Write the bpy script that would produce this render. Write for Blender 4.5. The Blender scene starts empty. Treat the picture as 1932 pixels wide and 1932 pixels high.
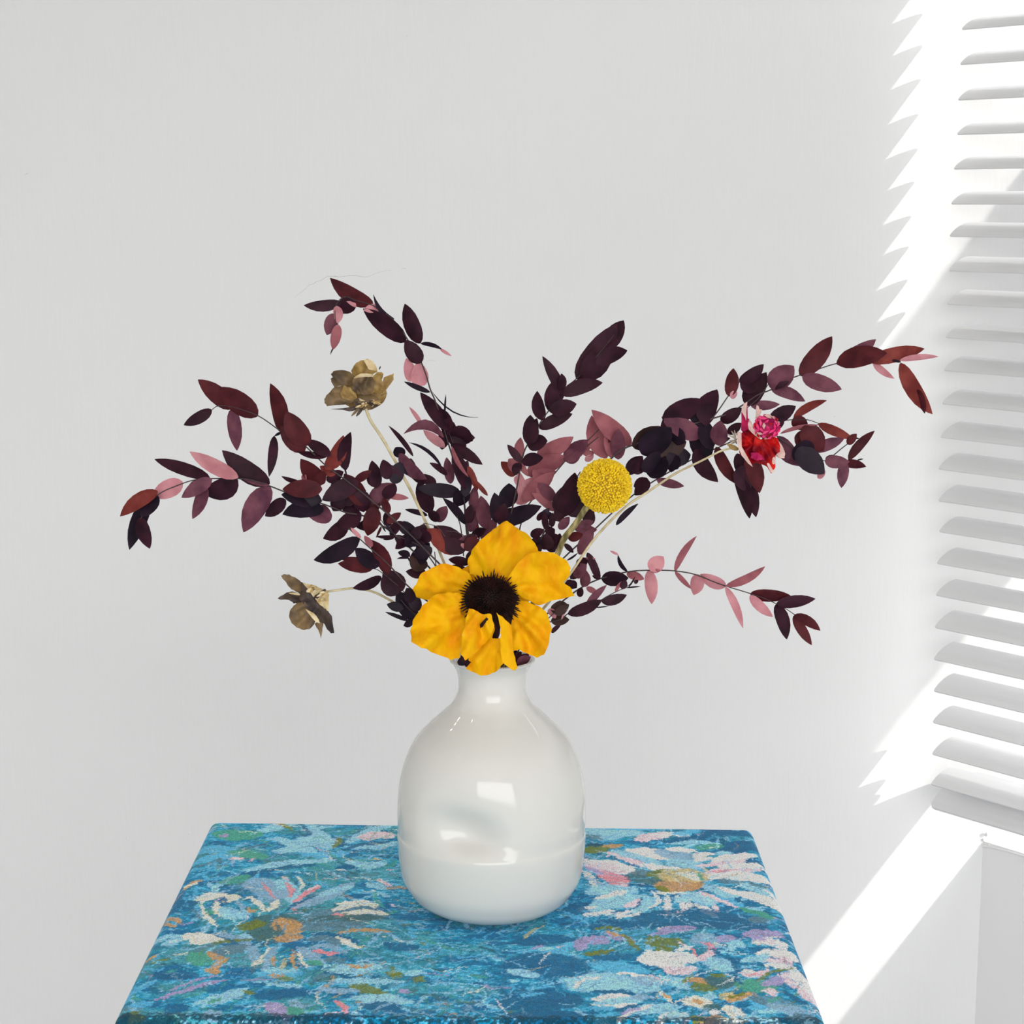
import bpy, bmesh, math, random
import numpy as np
from mathutils import Vector, Matrix
random.seed(7)
RNG = np.random.RandomState(7)

# ------------------------------------------------------------------ camera
FPX = 3594.0                      # focal length in pixels of the 1932 px frame
PITCH, ROLL = 0.15808, 0.00531
CAMZ = 1.35                       # camera height above the floor
_r = Vector((1, 0, 0)); _f = Vector((0, math.cos(PITCH), -math.sin(PITCH))); _u = Vector((0, math.sin(PITCH), math.cos(PITCH)))
CX = math.cos(ROLL)*_r + math.sin(ROLL)*_u
CU = -math.sin(ROLL)*_r + math.cos(ROLL)*_u
CF = _f
cd = bpy.data.cameras.new('camera'); cam = bpy.data.objects.new('camera', cd)
bpy.context.scene.collection.objects.link(cam)
cd.sensor_width = 36.0; cd.lens = 36.0*FPX/1932.0; cd.clip_start = 0.05; cd.clip_end = 200
cam.matrix_world = Matrix(((CX.x, CU.x, -CF.x, 0), (CX.y, CU.y, -CF.y, 0), (CX.z, CU.z, -CF.z, CAMZ), (0, 0, 0, 1)))
S = bpy.context.scene
S.camera = cam
S.view_settings.view_transform = 'Standard'; S.view_settings.look = 'None'
S.view_settings.gamma = 1.0; S.view_settings.use_curve_mapping = False
S.view_settings.exposure = 0.42

# ------------------------------------------------------------------ world + sun
w = bpy.data.worlds.new('daylight'); S.world = w; w.use_nodes = True
wn = w.node_tree.nodes; wl = w.node_tree.links
bg = wn['Background']
tc = wn.new('ShaderNodeTexCoord'); sep = wn.new('ShaderNodeSeparateXYZ'); rmp = wn.new('ShaderNodeValToRGB')
mrz = wn.new('ShaderNodeMapRange'); mrz.inputs['From Min'].default_value = -1; mrz.inputs['From Max'].default_value = 1
wl.new(tc.outputs['Generated'], sep.inputs[0]); wl.new(sep.outputs['Z'], mrz.inputs['Value']); wl.new(mrz.outputs[0], rmp.inputs[0])
rmp.color_ramp.elements.new(.52); rmp.color_ramp.elements.new(.47)
for e_, (p_, c_) in zip(rmp.color_ramp.elements, [(0.0, (.22, .21, .20, 1)), (.47, (.30, .30, .29, 1)), (.53, (.98, .975, .97, 1)), (1.0, (.93, .95, .98, 1))]):
    e_.position = p_; e_.color = c_          # ground and street below the horizon, bright hazy sky above
wl.new(rmp.outputs[0], bg.inputs['Color'])
bg.inputs['Strength'].default_value = 4.7
SUN = Vector((-1.276, 1.0, -0.598)).normalized()
sd = bpy.data.lights.new('sun', 'SUN'); sd.energy = 1.7; sd.angle = math.radians(0.53); sd.color = (1.0, 0.97, 0.92)
so = bpy.data.objects.new('sun', sd); S.collection.objects.link(so)
so.rotation_euler = SUN.to_track_quat('-Z', 'Y').to_euler(); so.location = (3, -1, 4)

# ------------------------------------------------------------------ helpers
def link(o, parent=None):
    S.collection.objects.link(o)
    if parent is not None: o.parent = parent
    return o
def mesh_obj(name, verts, faces, mat, parent=None, smooth=True, uvs=None):
    me = bpy.data.meshes.new(name); me.from_pydata([tuple(v) for v in verts], [], faces)
    me.validate()
    if mat is not None: me.materials.append(mat)
    if smooth: me.polygons.foreach_set('use_smooth', [True]*len(me.polygons))
    me.update()
    if smooth: me.set_sharp_from_angle(angle=math.radians(75))
    return link(bpy.data.objects.new(name, me), parent)
def empty(name, loc=(0, 0, 0)):
    o = bpy.data.objects.new(name, None); o.empty_display_size = 0.02; o.location = loc
    S.collection.objects.link(o); return o
def tag(o, label=None, cat=None, group=None, kind=None):
    if label: o['label'] = label
    if cat: o['category'] = cat
    if group: o['group'] = group
    if kind: o['kind'] = kind
    return o
def reroot(root):
    """children were modelled in world coordinates: keep them there under the root"""
    root_m = Matrix.Translation(root.location)
    inv = root_m.inverted()
    for c in list(root.children):
        c.data.transform(inv); 
        for g in c.children: g.data.transform(inv)
def ray(px, py):
    return CF + CX*((px-966.0)/FPX) - CU*((py-966.0)/FPX)
def at(px, py, Y):
    """world point seen at (px,py) of the photograph at distance Y in front of the camera"""
    r = ray(px, py); p = r*(Y/r.y); return Vector((p.x, p.y, p.z+CAMZ))
def onz(px, py, z):
    r = ray(px, py); k = (z-CAMZ)/r.z; return Vector((r.x*k, r.y*k, z))
PXM = 1.0/FPX          # metres per pixel at 1 m
CROPS = {'A': (540, 480, 4.83), 'B': (210, 680, 4.83), 'C': (500, 780, 4.83), 'D': (860, 580, 4.83), 'E': (1150, 620, 4.83),
         'F': (1400, 600, 4.83), 'G': (1020, 900, 4.83), 'H': (1250, 960, 4.83), 'I': (740, 960, 5.084), 'J': (740, 900, 5.084),
         'K': (590, 660, 10.733), 'M': (500, 1060, 9.66), 'N': (1360, 740, 12.075), 'S': (190, 1500, 3.167), 'T': (960, 1500, 3.019), 'P': (0, 0, 1)}
def cpx(c, x, y):
    o = CROPS[c]; return o[0]+x/o[2], o[1]+y/o[2]

# ------------------------------------------------------------------ materials
def new_mat(name):
    m = bpy.data.materials.new(name); m.use_nodes = True
    return m, m.node_tree.nodes, m.node_tree.links, m.node_tree.nodes['Principled BSDF']
def coords(n, l, scale=(1, 1, 1)):
    t = n.new('ShaderNodeTexCoord'); mp = n.new('ShaderNodeMapping'); mp.inputs['Scale'].default_value = scale
    l.new(t.outputs['Object'], mp.inputs[0]); return mp.outputs[0]
def noisy(name, c1, c2, scale=40, rough=0.6, bump=0.0, bdist=0.001, stretch=(1, 1, 1), detail=4, spec=0.5, trans=0.0, coat=0.0, lo=.35, hi=.65):
    m, n, l, b = new_mat(name)
    v = coords(n, l, stretch)
    nz = n.new('ShaderNodeTexNoise'); nz.inputs['Scale'].default_value = scale; nz.inputs['Detail'].default_value = detail
    l.new(v, nz.inputs['Vector'])
    r = n.new('ShaderNodeValToRGB'); r.color_ramp.elements[0].position = lo; r.color_ramp.elements[1].position = hi
    r.color_ramp.elements[0].color = (*c1, 1); r.color_ramp.elements[1].color = (*c2, 1)
    l.new(nz.outputs['Fac'], r.inputs[0]); l.new(r.outputs[0], b.inputs['Base Color'])
    b.inputs['Roughness'].default_value = rough; b.inputs['Specular IOR Level'].default_value = spec
    b.inputs['Coat Weight'].default_value = coat
    if bump:
        bp = n.new('ShaderNodeBump'); bp.inputs['Strength'].default_value = bump; bp.inputs['Distance'].default_value = bdist
        l.new(nz.outputs['Fac'], bp.inputs['Height']); l.new(bp.outputs[0], b.inputs['Normal'])
    if trans:
        tr = n.new('ShaderNodeBsdfTranslucent'); mx = n.new('ShaderNodeMixShader'); mx.inputs[0].default_value = trans
        l.new(r.outputs[0], tr.inputs['Color'])
        out = n['Material Output']; l.new(b.outputs[0], mx.inputs[1]); l.new(tr.outputs[0], mx.inputs[2]); l.new(mx.outputs[0], out.inputs[0])
    return m
def wall_mat(name, col, stretch=(1, 1, .12)):
    m, n, l, b = new_mat(name)
    v = coords(n, l, stretch)
    n1 = n.new('ShaderNodeTexNoise'); n1.inputs['Scale'].default_value = 160; n1.inputs['Detail'].default_value = 3; l.new(v, n1.inputs['Vector'])
    v2 = coords(n, l, (1, 1, .5))
    n2 = n.new('ShaderNodeTexNoise'); n2.inputs['Scale'].default_value = 38; n2.inputs['Detail'].default_value = 5; l.new(v2, n2.inputs['Vector'])
    ad = n.new('ShaderNodeMath'); ad.operation = 'MULTIPLY_ADD'; ad.inputs[1].default_value = .35
    l.new(n1.outputs['Fac'], ad.inputs[0]); l.new(n2.outputs['Fac'], ad.inputs[2])
    bp = n.new('ShaderNodeBump'); bp.inputs['Strength'].default_value = .27; bp.inputs['Distance'].default_value = .002
    l.new(ad.outputs[0], bp.inputs['Height']); l.new(bp.outputs[0], b.inputs['Normal'])
    n3 = n.new('ShaderNodeTexNoise'); n3.inputs['Scale'].default_value = 3.0; l.new(coords(n, l), n3.inputs['Vector'])
    r = n.new('ShaderNodeValToRGB'); r.color_ramp.elements[0].position = .3; r.color_ramp.elements[1].position = .7
    r.color_ramp.elements[0].color = (col[0]*.985, col[1]*.985, col[2]*.985, 1); r.color_ramp.elements[1].color = (*col, 1)
    l.new(n3.outputs['Fac'], r.inputs[0]); l.new(r.outputs[0], b.inputs['Base Color'])
    b.inputs['Roughness'].default_value = .75; b.inputs['Specular IOR Level'].default_value = .25
    return m
M = {}
M['wall'] = wall_mat('white_wall_paint', (.83, .83, .825))
M['plain_white'] = noisy('white_paint', (.80, .80, .79), (.83, .83, .82), 30, .6)
M['floor'] = noisy('light_floor', (.47, .49, .53), (.55, .57, .60), 12, .5, stretch=(1, .1, 1))
M['sky_block'] = noisy('sky_block_grey', (.30, .30, .31), (.38, .38, .38), 3, .8)
M['ceiling'] = noisy('warm_white_ceiling', (.80, .78, .74), (.83, .81, .77), 20, .7)
M['slat'] = noisy('white_slat_lacquer', (.74, .74, .75), (.78, .78, .785), 60, .45, bump=.05, stretch=(.2, .2, 3))
M['frame'] = noisy('white_window_frame', (.78, .78, .78), (.82, .82, .82), 20, .35)
M['ceramic'] = noisy('white_glazed_ceramic', (.645, .63, .59), (.67, .66, .62), 8, .03, spec=.34)
LV = dict(bump=.15, spec=.14)  # leaf tones below: natural variation, with some gloss put into the colour
M['plum'] = noisy('dark_plum_leaf', (.020, .005, .011), (.046, .011, .022), 90, .55, trans=.12, **LV)
M['navy'] = noisy('blackish_purple_leaf', (.009, .005, .011), (.022, .010, .021), 90, .5, trans=.06, **LV)
M['maroon'] = noisy('maroon_leaf', (.055, .008, .012), (.11, .018, .022), 90, .55, trans=.2, **LV)
M['red'] = noisy('red_brown_leaf', (.17, .026, .022), (.28, .055, .045), 90, .55, trans=.25, **LV)
M['mauve'] = noisy('mauve_leaf', (.10, .030, .052), (.20, .068, .095), 90, .55, trans=.15, **LV)
M['rose'] = noisy('dusty_rose_leaf', (.30, .09, .11), (.44, .15, .17), 90, .55, trans=.2, **LV)
M['pink'] = noisy('pale_pink_leaf', (.58, .23, .26), (.72, .34, .37), 90, .6, trans=.25, **LV)
M['brown'] = noisy('dark_brown_leaf', (.032, .018, .016), (.065, .034, .030), 90, .55, trans=.08, **LV)
M['twig'] = noisy('dark_twig', (.018, .008, .010), (.05, .022, .022), 120, .5)
M['straw'] = noisy('straw_stem', (.42, .34, .18), (.66, .56, .34), 150, .5, bump=.2)
M['green_straw'] = noisy('fuzzy_olive_stem', (.10, .085, .02), (.46, .38, .16), 300, .7, bump=.6, detail=2, stretch=(1, 1, .35))
M['yellow'] = noisy('yellow_petal', (.97, .56, .002), (.88, .30, .001), 130, .65, bump=1.0, bdist=.002, trans=.25, spec=.15, stretch=(1, 1, .5), lo=.42, hi=.8, detail=7)
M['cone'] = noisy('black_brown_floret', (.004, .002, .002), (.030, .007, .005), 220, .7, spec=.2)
M['ball'] = noisy('mustard_ball_core', (.30, .17, .003), (.50, .31, .005), 260, .8)
M['ball_tip'] = noisy('yellow_floret', (.92, .64, .006), (.66, .41, .004), 300, .7, lo=.42, hi=.68)
M['gold'] = noisy('dry_gold_petal', (.26, .15, .04), (.55, .36, .11), 120, .55, bump=.4, trans=.2)
M['gold_dark'] = noisy('dark_dry_petal', (.075, .045, .022), (.25, .155, .065), 110, .6, bump=.4, trans=.12)
M['gold_deep'] = noisy('blackish_dry_petal', (.022, .013, .012), (.07, .04, .025), 110, .6, bump=.4, trans=.05)
M['gold_pale'] = noisy('pale_straw_petal', (.62, .45, .20), (.86, .72, .44), 160, .5, bump=.4, trans=.2)
M['crimson'] = noisy('crimson_petal', (.20, .002, .014), (.85, .014, .008), 90, .5, bump=.4, trans=.3, spec=.2)
M['magenta'] = noisy('magenta_petal', (.34, .006, .09), (.75, .03, .16), 120, .5, bump=.4, trans=.3, spec=.2)
M['hotpink'] = noisy('hot_pink_floret', (.92, .004, .17), (.95, .12, .32), 260, .6, bump=.3, trans=.25, spec=.2)
M['blush'] = noisy('pale_blush_petal_edge', (.80, .52, .46), (.90, .70, .64), 120, .5, bump=.2, trans=.3)
M['silver'] = noisy('silvery_sepal', (.30, .24, .17), (.55, .47, .38), 200, .5)
M['wood'] = noisy('dark_wood_leg', (.10, .06, .035), (.16, .10, .06), 30, .5, stretch=(1, 1, .1))
M['crack'] = noisy('grey_hairline_crack', (.42, .42, .42), (.60, .60, .60), 300, .8, lo=.3, hi=.6)
def glass_mat():
    m, n, l, b = new_mat('window_glass')
    tr = n.new('ShaderNodeBsdfTransparent'); gl = n.new('ShaderNodeBsdfGlossy'); gl.inputs['Roughness'].default_value = 0.0
    mx = n.new('ShaderNodeMixShader'); mx.inputs[0].default_value = .06
    l.new(tr.outputs[0], mx.inputs[1]); l.new(gl.outputs[0], mx.inputs[2]); l.new(mx.outputs[0], n['Material Output'].inputs[0])
    return m
M['glass'] = glass_mat()
def glow_mat():
    m, n, l, b = new_mat('lamp_glow'); b.inputs['Emission Color'].default_value = (1, .93, .82, 1); b.inputs['Emission Strength'].default_value = 55; return m
M['glow'] = glow_mat()
def cloth_mat():
    m, n, l, b = new_mat('woven_floral_cloth')
    a = n.new('ShaderNodeVertexColor'); a.layer_name = 'weave_colour'
    v = coords(n, l, (1, 1, 1))
    w1 = n.new('ShaderNodeTexNoise'); w1.inputs['Scale'].default_value = 900; w1.inputs['Detail'].default_value = 1; l.new(coords(n, l, (1.6, .5, 1)), w1.inputs['Vector'])
    w2 = n.new('ShaderNodeTexWave'); w2.inputs['Scale'].default_value = 260; w2.inputs['Distortion'].default_value = 1.5; w2.inputs['Detail'].default_value = 1
    w2.bands_direction = 'DIAGONAL'; l.new(v, w2.inputs['Vector'])
    mr = n.new('ShaderNodeMapRange'); mr.inputs['From Min'].default_value = .3; mr.inputs['From Max'].default_value = .7; mr.inputs['To Min'].default_value = .72; mr.inputs['To Max'].default_value = 1.22
    l.new(w1.outputs['Fac'], mr.inputs['Value'])
    mx = n.new('ShaderNodeMix'); mx.data_type = 'RGBA'; mx.blend_type = 'MULTIPLY'; mx.inputs[0].default_value = 1.0
    l.new(a.outputs['Color'], mx.inputs[6]); l.new(mr.outputs[0], mx.inputs[7]); l.new(mx.outputs[2], b.inputs['Base Color'])
    ad = n.new('ShaderNodeMath'); ad.operation = 'ADD'; l.new(w1.outputs['Fac'], ad.inputs[0]); l.new(w2.outputs['Fac'], ad.inputs[1])
    bp = n.new('ShaderNodeBump'); bp.inputs['Strength'].default_value = .5; bp.inputs['Distance'].default_value = .0005
    l.new(ad.outputs[0], bp.inputs['Height']); l.new(bp.outputs[0], b.inputs['Normal'])
    b.inputs['Roughness'].default_value = .85; b.inputs['Specular IOR Level'].default_value = .15
    b.inputs['Sheen Weight'].default_value = .1
    return m
M['cloth'] = cloth_mat()

# ------------------------------------------------------------------ room shell
AZ = 0.8683
AV = Vector((math.cos(AZ), -math.sin(AZ), 0))       # along the window wall, towards the camera side
NV = Vector((math.sin(AZ), math.cos(AZ), 0))        # out of the room
_c = ray(1855, 1587)*2.663
CP = Vector((_c.x, _c.y, _c.z+CAMZ))                # the corner of the two walls at sill height
YW = CP.y
def prism(name, pts, z0, z1, mat, parent=None, bevel=0):
    n = len(pts); vs = [(p[0], p[1], z0) for p in pts]+[(p[0], p[1], z1) for p in pts]
    # orient
    area = sum(pts[i][0]*pts[(i+1) % n][1]-pts[(i+1) % n][0]*pts[i][1] for i in range(n))
    idx = list(range(n)) if area > 0 else list(range(n))[::-1]
    fs = [tuple(idx[::-1]), tuple(i+n for i in idx)]
    for k in range(n):
        a, b2 = idx[k], idx[(k+1) % n]; fs.append((a, b2, b2+n, a+n))
    return mesh_obj(name, vs, fs, mat, parent, smooth=False)
XL, YB, ZC = -3.0, -2.4, 2.85
TH = 0.15
WOPEN0, WOPEN1 = CP.z, 2.45
def V2(s, d): p = CP+AV*s+NV*d; return (p.x, p.y)
WL = 1.9                                            # window length along the window wall
endx = CP.x+TH/NV.x
wb = prism('wall_back', [(XL, YW), (endx, YW), (endx, YW+.12), (XL, YW+.12)], 0, ZC, M['wall']); tag(wb, kind='structure')
bmw = []
wr = prism('wall_right', [V2(0, 0), V2(2.6, 0), V2(2.6, TH), (endx, YW)], 0, WOPEN0, M['wall']); tag(wr, kind='structure')
wr2 = prism('header_panel', [V2(0, 0), V2(2.6, 0), V2(2.6, TH), (endx, YW)], WOPEN1, ZC, M['wall'], wr)
wr3 = prism('pier_panel', [V2(WL, 0), V2(2.6, 0), V2(2.6, TH), V2(WL, TH)], WOPEN0, WOPEN1, M['wall'], wr)
q = V2(2.6, 0)
ws = prism('wall_side', [(q[0], q[1]), (q[0], YB), (q[0]+.12, YB), (q[0]+.12, q[1]+.1)], 0, ZC, M['wall']); tag(ws, kind='structure')
wlf = prism('wall_left', [(XL, YW+.12), (XL-.12, YW+.12), (XL-.12, YB), (XL, YB)], 0, ZC, M['wall']); tag(wlf, kind='structure')
fl = prism('floor', [(XL-.12, YB), (q[0]+.2, YB), (q[0]+.2, q[1]), (endx+.2, YW+.12), (XL-.12, YW+.12)], -.05, 0, M['floor']); tag(fl, kind='structure')
ce = prism('ceiling', [(XL-.12, YB), (q[0]+.2, YB), (q[0]+.2, q[1]), (endx+.2, YW+.12), (XL-.12, YW+.12)], ZC, ZC+.05, M['ceiling']); tag(ce, kind='structure')
# rear wall behind the camera with a wide opening, added to let in fill light
box_ = lambda nm, x0, x1, z0, z1, par=None: prism(nm, [(x0, YB-.12), (x1, YB-.12), (x1, YB), (x0, YB)], z0, z1, M['wall'], par)
RX0, RX1, RZA, RZB = -1.3, 1.9, .6, 2.7
rw = box_('wall_rear', XL-.12, q[0]+.12, 0, RZA); tag(rw, kind='structure')
box_('header_panel', XL-.12, q[0]+.12, RZB, ZC, rw); box_('pier_panel', XL-.12, RX0, RZA, RZB, rw); box_('pier_panel', RX1, q[0]+.12, RZA, RZB, rw)
# unseen wall added outside the window to cut sky light near the corner
_o = lambda a_, d_: tuple((CP+AV*a_+NV*d_).xy)
wo = prism('sky_block_wall', [_o(-9, 4.5), _o(9, 4.5), _o(9, 5.2), _o(-9, 5.2)], -1, 6.0, M['sky_block']); tag(wo, kind='structure')
def portal(name, loc, direction, sx, sy):
    a = bpy.data.lights.new(name, 'AREA'); a.shape = 'RECTANGLE'; a.size = sx; a.size_y = sy; a.cycles.is_portal = True
    o = bpy.data.objects.new(name, a); S.collection.objects.link(o); o.location = loc; o.rotation_euler = direction.to_track_quat('-Z', 'Z').to_euler(); return o
portal('daylight_portal', ((RX0+RX1)/2, YB-.1, (RZA+RZB)/2), Vector((0, 1, 0)), RX1-RX0, RZB-RZA)
_p = CP+AV*(WL/2)+NV*(TH+.01); portal('daylight_portal', (_p.x, _p.y, (WOPEN0+WOPEN1)/2), -NV, WL, WOPEN1-WOPEN0)
# window at the outer face: frame, a wide horizontal rail, panes
win = empty('window_1', CP); tag(win, kind='structure')
def vb(name, s0, s1, d0, d1, z0, z1, mat, parent):
    return prism(name, [V2(s0, d0), V2(s1, d0), V2(s1, d1), V2(s0, d1)], z0, z1, mat, parent)
vb('window_frame', 0.0, WL, .09, TH-.005, WOPEN0, WOPEN0+.05, M['frame'], win)
vb('window_frame', 0.0, WL, .09, TH-.005, WOPEN1-.05, WOPEN1, M['frame'], win)
vb('window_frame', 0.045, 0.09, .09, TH-.005, WOPEN0+.05, WOPEN1-.05, M['frame'], win)
vb('window_frame', WL-.05, WL, .09, TH-.005, WOPEN0+.05, WOPEN1-.05, M['frame'], win)
RZ0, RZ1 = CAMZ-.262, CAMZ+.258
vb('transom_panel', .09, WL-.05, .12, TH-.005, RZ0, RZ1, M['frame'], win)
vb('pane', .09, WL-.05, .130, .134, WOPEN0+.05, RZ0, M['glass'], win)
vb('pane', .09, WL-.05, .130, .134, RZ1, WOPEN1-.05, M['glass'], win)
reroot(win)
# small recessed lamps in the ceiling, seen as sparks on the vase
for lx, ly in ((-.93, 1.17), (-1.66, 2.03), (-1.39, .51), (-2.19, 1.24), (-2.73, 1.93)):
    for nm, r0, z0, z1, mt in (('lamp_trim', .045, ZC-.006, ZC+.001, 'frame'), ('lamp_bulb', .028, ZC-.012, ZC-.005, 'glow')):
        prism(nm, [(lx+r0*math.cos(a*math.pi/10), ly+r0*math.sin(a*math.pi/10)) for a in range(20)], z0, z1, M[mt], ce)
# worn plaster at the end of the sill, hairline cracks and specks of paint on the wall
def tube(pts, rad, seg=8, cap=True):
    """verts, faces of a tapering tube along pts (radius list or number)"""
    n = len(pts); R = rad if hasattr(rad, '__len__') else [rad]*n
    vs, fs = [], []
    pts = [Vector(p) for p in pts]
    t0 = (pts[1]-pts[0]).normalized(); ref = t0.orthogonal().normalized()
    for i, p in enumerate(pts):
        t = (pts[min(i+1, n-1)]-pts[max(i-1, 0)]).normalized()
        ref = (ref-t*ref.dot(t)).normalized(); b = t.cross(ref)
        for k in range(seg):
            a = 2*math.pi*k/seg; vs.append(p+(ref*math.cos(a)+b*math.sin(a))*R[i])
    for i in range(n-1):
        for k in range(seg):
            k2 = (k+1) % seg; fs.append((i*seg+k, i*seg+k2, (i+1)*seg+k2, (i+1)*seg+k))
    if cap: fs.append(tuple(range(seg))[::-1]); fs.append(tuple(range((n-1)*seg, n*seg)))
    return vs, fs
def spline(pts, per=5):
    """Catmull-Rom through pts"""
    P = [Vector(p) for p in pts]; P = [P[0]*2-P[1]]+P+[P[-1]*2-P[-2]]; out = []
    for i in range(1, len(P)-2):
        a, b, c, d = P[i-1], P[i], P[i+1], P[i+2]
        for k in range(per):
            t = k/per
            out.append(.5*((2*b)+(c-a)*t+(2*a-5*b+4*c-d)*t*t+(3*b-a-3*c+d)*t**3))
    out.append(P[-2]); return out
def crack(pix, wpx=1.0):
    pts = []
    for i in range(len(pix)-1):
        (x0, y0), (x1, y1) = pix[i], pix[i+1]; n = max(2, int(math.hypot(x1-x0, y1-y0)/7))
        for k in range(n): t = k/n; pts.append(at(x0+(x1-x0)*t+random.uniform(-.8, .8), y0+(y1-y0)*t+random.uniform(-1.2, 1.2), YW))
    v, f = tube(pts, [wpx*.5*YW*PXM*(.35+.65*math.sin(math.pi*(i+.5)/len(pts))) for i in range(len(pts))], 4)
    mesh_obj('crack', v, f, M['crack'], wb)
crack([(556, 562), (585, 538), (618, 522), (640, 522), (668, 520), (692, 523), (715, 513), (745, 509)], 1.1)
crack([(758, 507), (775, 505)], .9)
crack([(805, 681), (828, 680)], .8)
crack([(765, 70), (773, 60)], .9)
crack([(46, 330), (62, 322)], 1.0)
def blob(c, r, mat, parent, name, sq=(1, 1, 1), sub=1):
    bm = bmesh.new(); bmesh.ops.create_icosphere(bm, subdivisions=sub, radius=r)
    me = bpy.data.meshes.new(name); bm.to_mesh(me); bm.free(); me.materials.append(mat)
    me.transform(Matrix.Translation(c) @ Matrix.Diagonal((*sq, 1)))
    me.polygons.foreach_set('use_smooth', [True]*len(me.polygons))
    return link(bpy.data.objects.new(name, me), parent)
for px, py, r in [(240, 1581, 4), (357, 1572, 3.5), (876, 689, 2.5), (1221, 1159, 3), (1575, 786, 2.5), (264, 1640, 2.5), (1040, 630, 2), (340, 1700, 2), (215, 1748, 2.5)]:
    blob(at(px, py, YW), r*YW*PXM*.5, M['wall'], wb, 'paint_speck', (1, .5, 1.5))
# chipped rough plaster where wall and sill meet
bp_ = []
for k in range(7):
    s = random.uniform(-.004, .012); blob(CP+AV*s+Vector((0, 0, random.uniform(-.004, .012))), random.uniform(.0012, .003), M['wall'], wr, 'plaster_chip')
v, f = tube([CP+AV*s+Vector((0, 0, -.003-.004*math.exp(-s/.02))) for s in (0, .01, .02, .04, .08, .2, .5, 1, 2.4)], .0018, 8); mesh_obj('sill_lip', v, f, M['wall'], wr)

# ------------------------------------------------------------------ venetian blind
BP = Vector((0.5631, 2.4796, 0.2243+CAMZ))           # inner end corner of the slat seen at the top
SP, SW, TILT, SL = 0.0430, 0.047, 0.354, 1.62
bl = empty('venetian_blind', (BP.x, BP.y, BP.z+.45))
tag(bl, 'white venetian blind hanging in the window at the right, slats tilted', 'blind')
def slat_mesh(tilt, width=SW, thick=.0014, crown=.0042, corner=.0025, length=SL, name='slat'):
    NW = 10; vs, fs = [], []
    # rows across the width (0 = room edge, 1 = outer edge); each row has its own end offsets (rounded corners)
    rows = []
    for i in range(NW+1):
        u = .5-.5*math.cos(math.pi*i/NW)
        x = u*width; d = min(x, width-x); e = 0
        if d < corner: e = corner-math.sqrt(max(0, corner**2-(corner-d)**2))
        h = crown*(1-(2*u-1)**2)
        rows.append((x, h, e))
    st = [0, .5, 1]
    for top in (0, 1):
        for (x, h, e) in rows:
            for s in st:
                ss = e+(length-2*e)*s
                hh = h+(thick if top else 0)
                X = x*math.cos(tilt)-hh*math.sin(tilt); Z = x*math.sin(tilt)+hh*math.cos(tilt)
                vs.append(AV*ss+NV*X+Vector((0, 0, Z)))
    nr = NW+1; ns = 3
    def id(t, i, s): return t*nr*ns+i*ns+s
    for i in range(NW):
        for s in range(2):
            fs.append((id(1, i, s), id(1, i, s+1), id(1, i+1, s+1), id(1, i+1, s)))
            fs.append((id(0, i, s), id(0, i+1, s), id(0, i+1, s+1), id(0, i, s+1)))
        fs.append((id(0, i, 0), id(1, i, 0), id(1, i+1, 0), id(0, i+1, 0))); fs.append((id(0, i, 2), id(0, i+1, 2), id(1, i+1, 2), id(1, i, 2)))
    for s in range(2):
        fs.append((id(0, 0, s), id(0, 0, s+1), id(1, 0, s+1), id(1, 0, s))); fs.append((id(0, NW, s), id(1, NW, s), id(1, NW, s+1), id(0, NW, s+1)))
    me = bpy.data.meshes.new(name); me.from_pydata([tuple(v) for v in vs], [], fs); me.materials.append(M['slat'])
    me.polygons.foreach_set('use_smooth', [True]*len(me.polygons)); me.update()
    try: me.set_sharp_from_angle(angle=math.radians(40))
    except Exception: pass
    return me
TIPS = [(1814, 57), (1811, 123), (1807, 190), (1805, 255), (1799, 320), (1794, 386), (1791, 447), (1790, 512), (1786, 575), (1783, 638), (1780, 700), (1777, 763), (1774, 826), (1770, 886), (1770, 946), (1771, 1004), (1767, 1064), (1765, 1124), (1763, 1185), (1761, 1245), (1761, 1305), (1759, 1364), (1758, 1424), (1756, 1481)]
tilts = [TILT+random.uniform(-.035, .035) for _ in range(40)]
variants = {}
for i in range(-10, 24):
    p = BP-Vector((0, 0, SP*i))
    if i >= 0:     # each slat hangs a few millimetres off its ladder rung: slide it along its length
        r = ray(*TIPS[i]); Y = BP.y+(-0.0004*i); k = Y/r.y
        p = Vector((r.x*k, Y, r.z*k+CAMZ))
    key = (i+10) % 6
    if key not in variants: variants[key] = slat_mesh(tilts[key])
    o = link(bpy.data.objects.new('slat', variants[key]), bl); o.location = p-bl.location
p = at(1755, 1525, BP.y-.009)
o = link(bpy.data.objects.new('bottom_rail', slat_mesh(.62, width=.050, thick=.004, crown=.002, corner=.007, name='bottom_rail')), bl); o.location = p-bl.location
o = link(bpy.data.objects.new('slat', slat_mesh(.25, width=.077, crown=.002, name='slat')), bl); o.location = p+NV*.027+Vector((0, 0, .011))-bl.location  # extra wide piece behind the rail, added to extend its shadow on the wall
hz = BP.z+SP*10
hd = prism('head_rail', [tuple((BP+AV*-.004+NV*-.004).xy), tuple((BP+AV*SL+NV*-.004).xy), tuple((BP+AV*SL+NV*.052).xy), tuple((BP+AV*-.004+NV*.052).xy)], hz+.06, hz+.105, M['slat'], bl)
for k in (1, ):
    pass
for s in (.30, 1.3):
    for d in (.0, .046):
        b0 = BP+AV*s+NV*d
        v, f = tube([Vector((b0.x, b0.y, hz+.06)), Vector((b0.x, b0.y, BP.z-23*SP+(.016 if d else 0)))], .0007, 6); mesh_obj('ladder_cord', v, f, M['slat'], bl)
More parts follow.
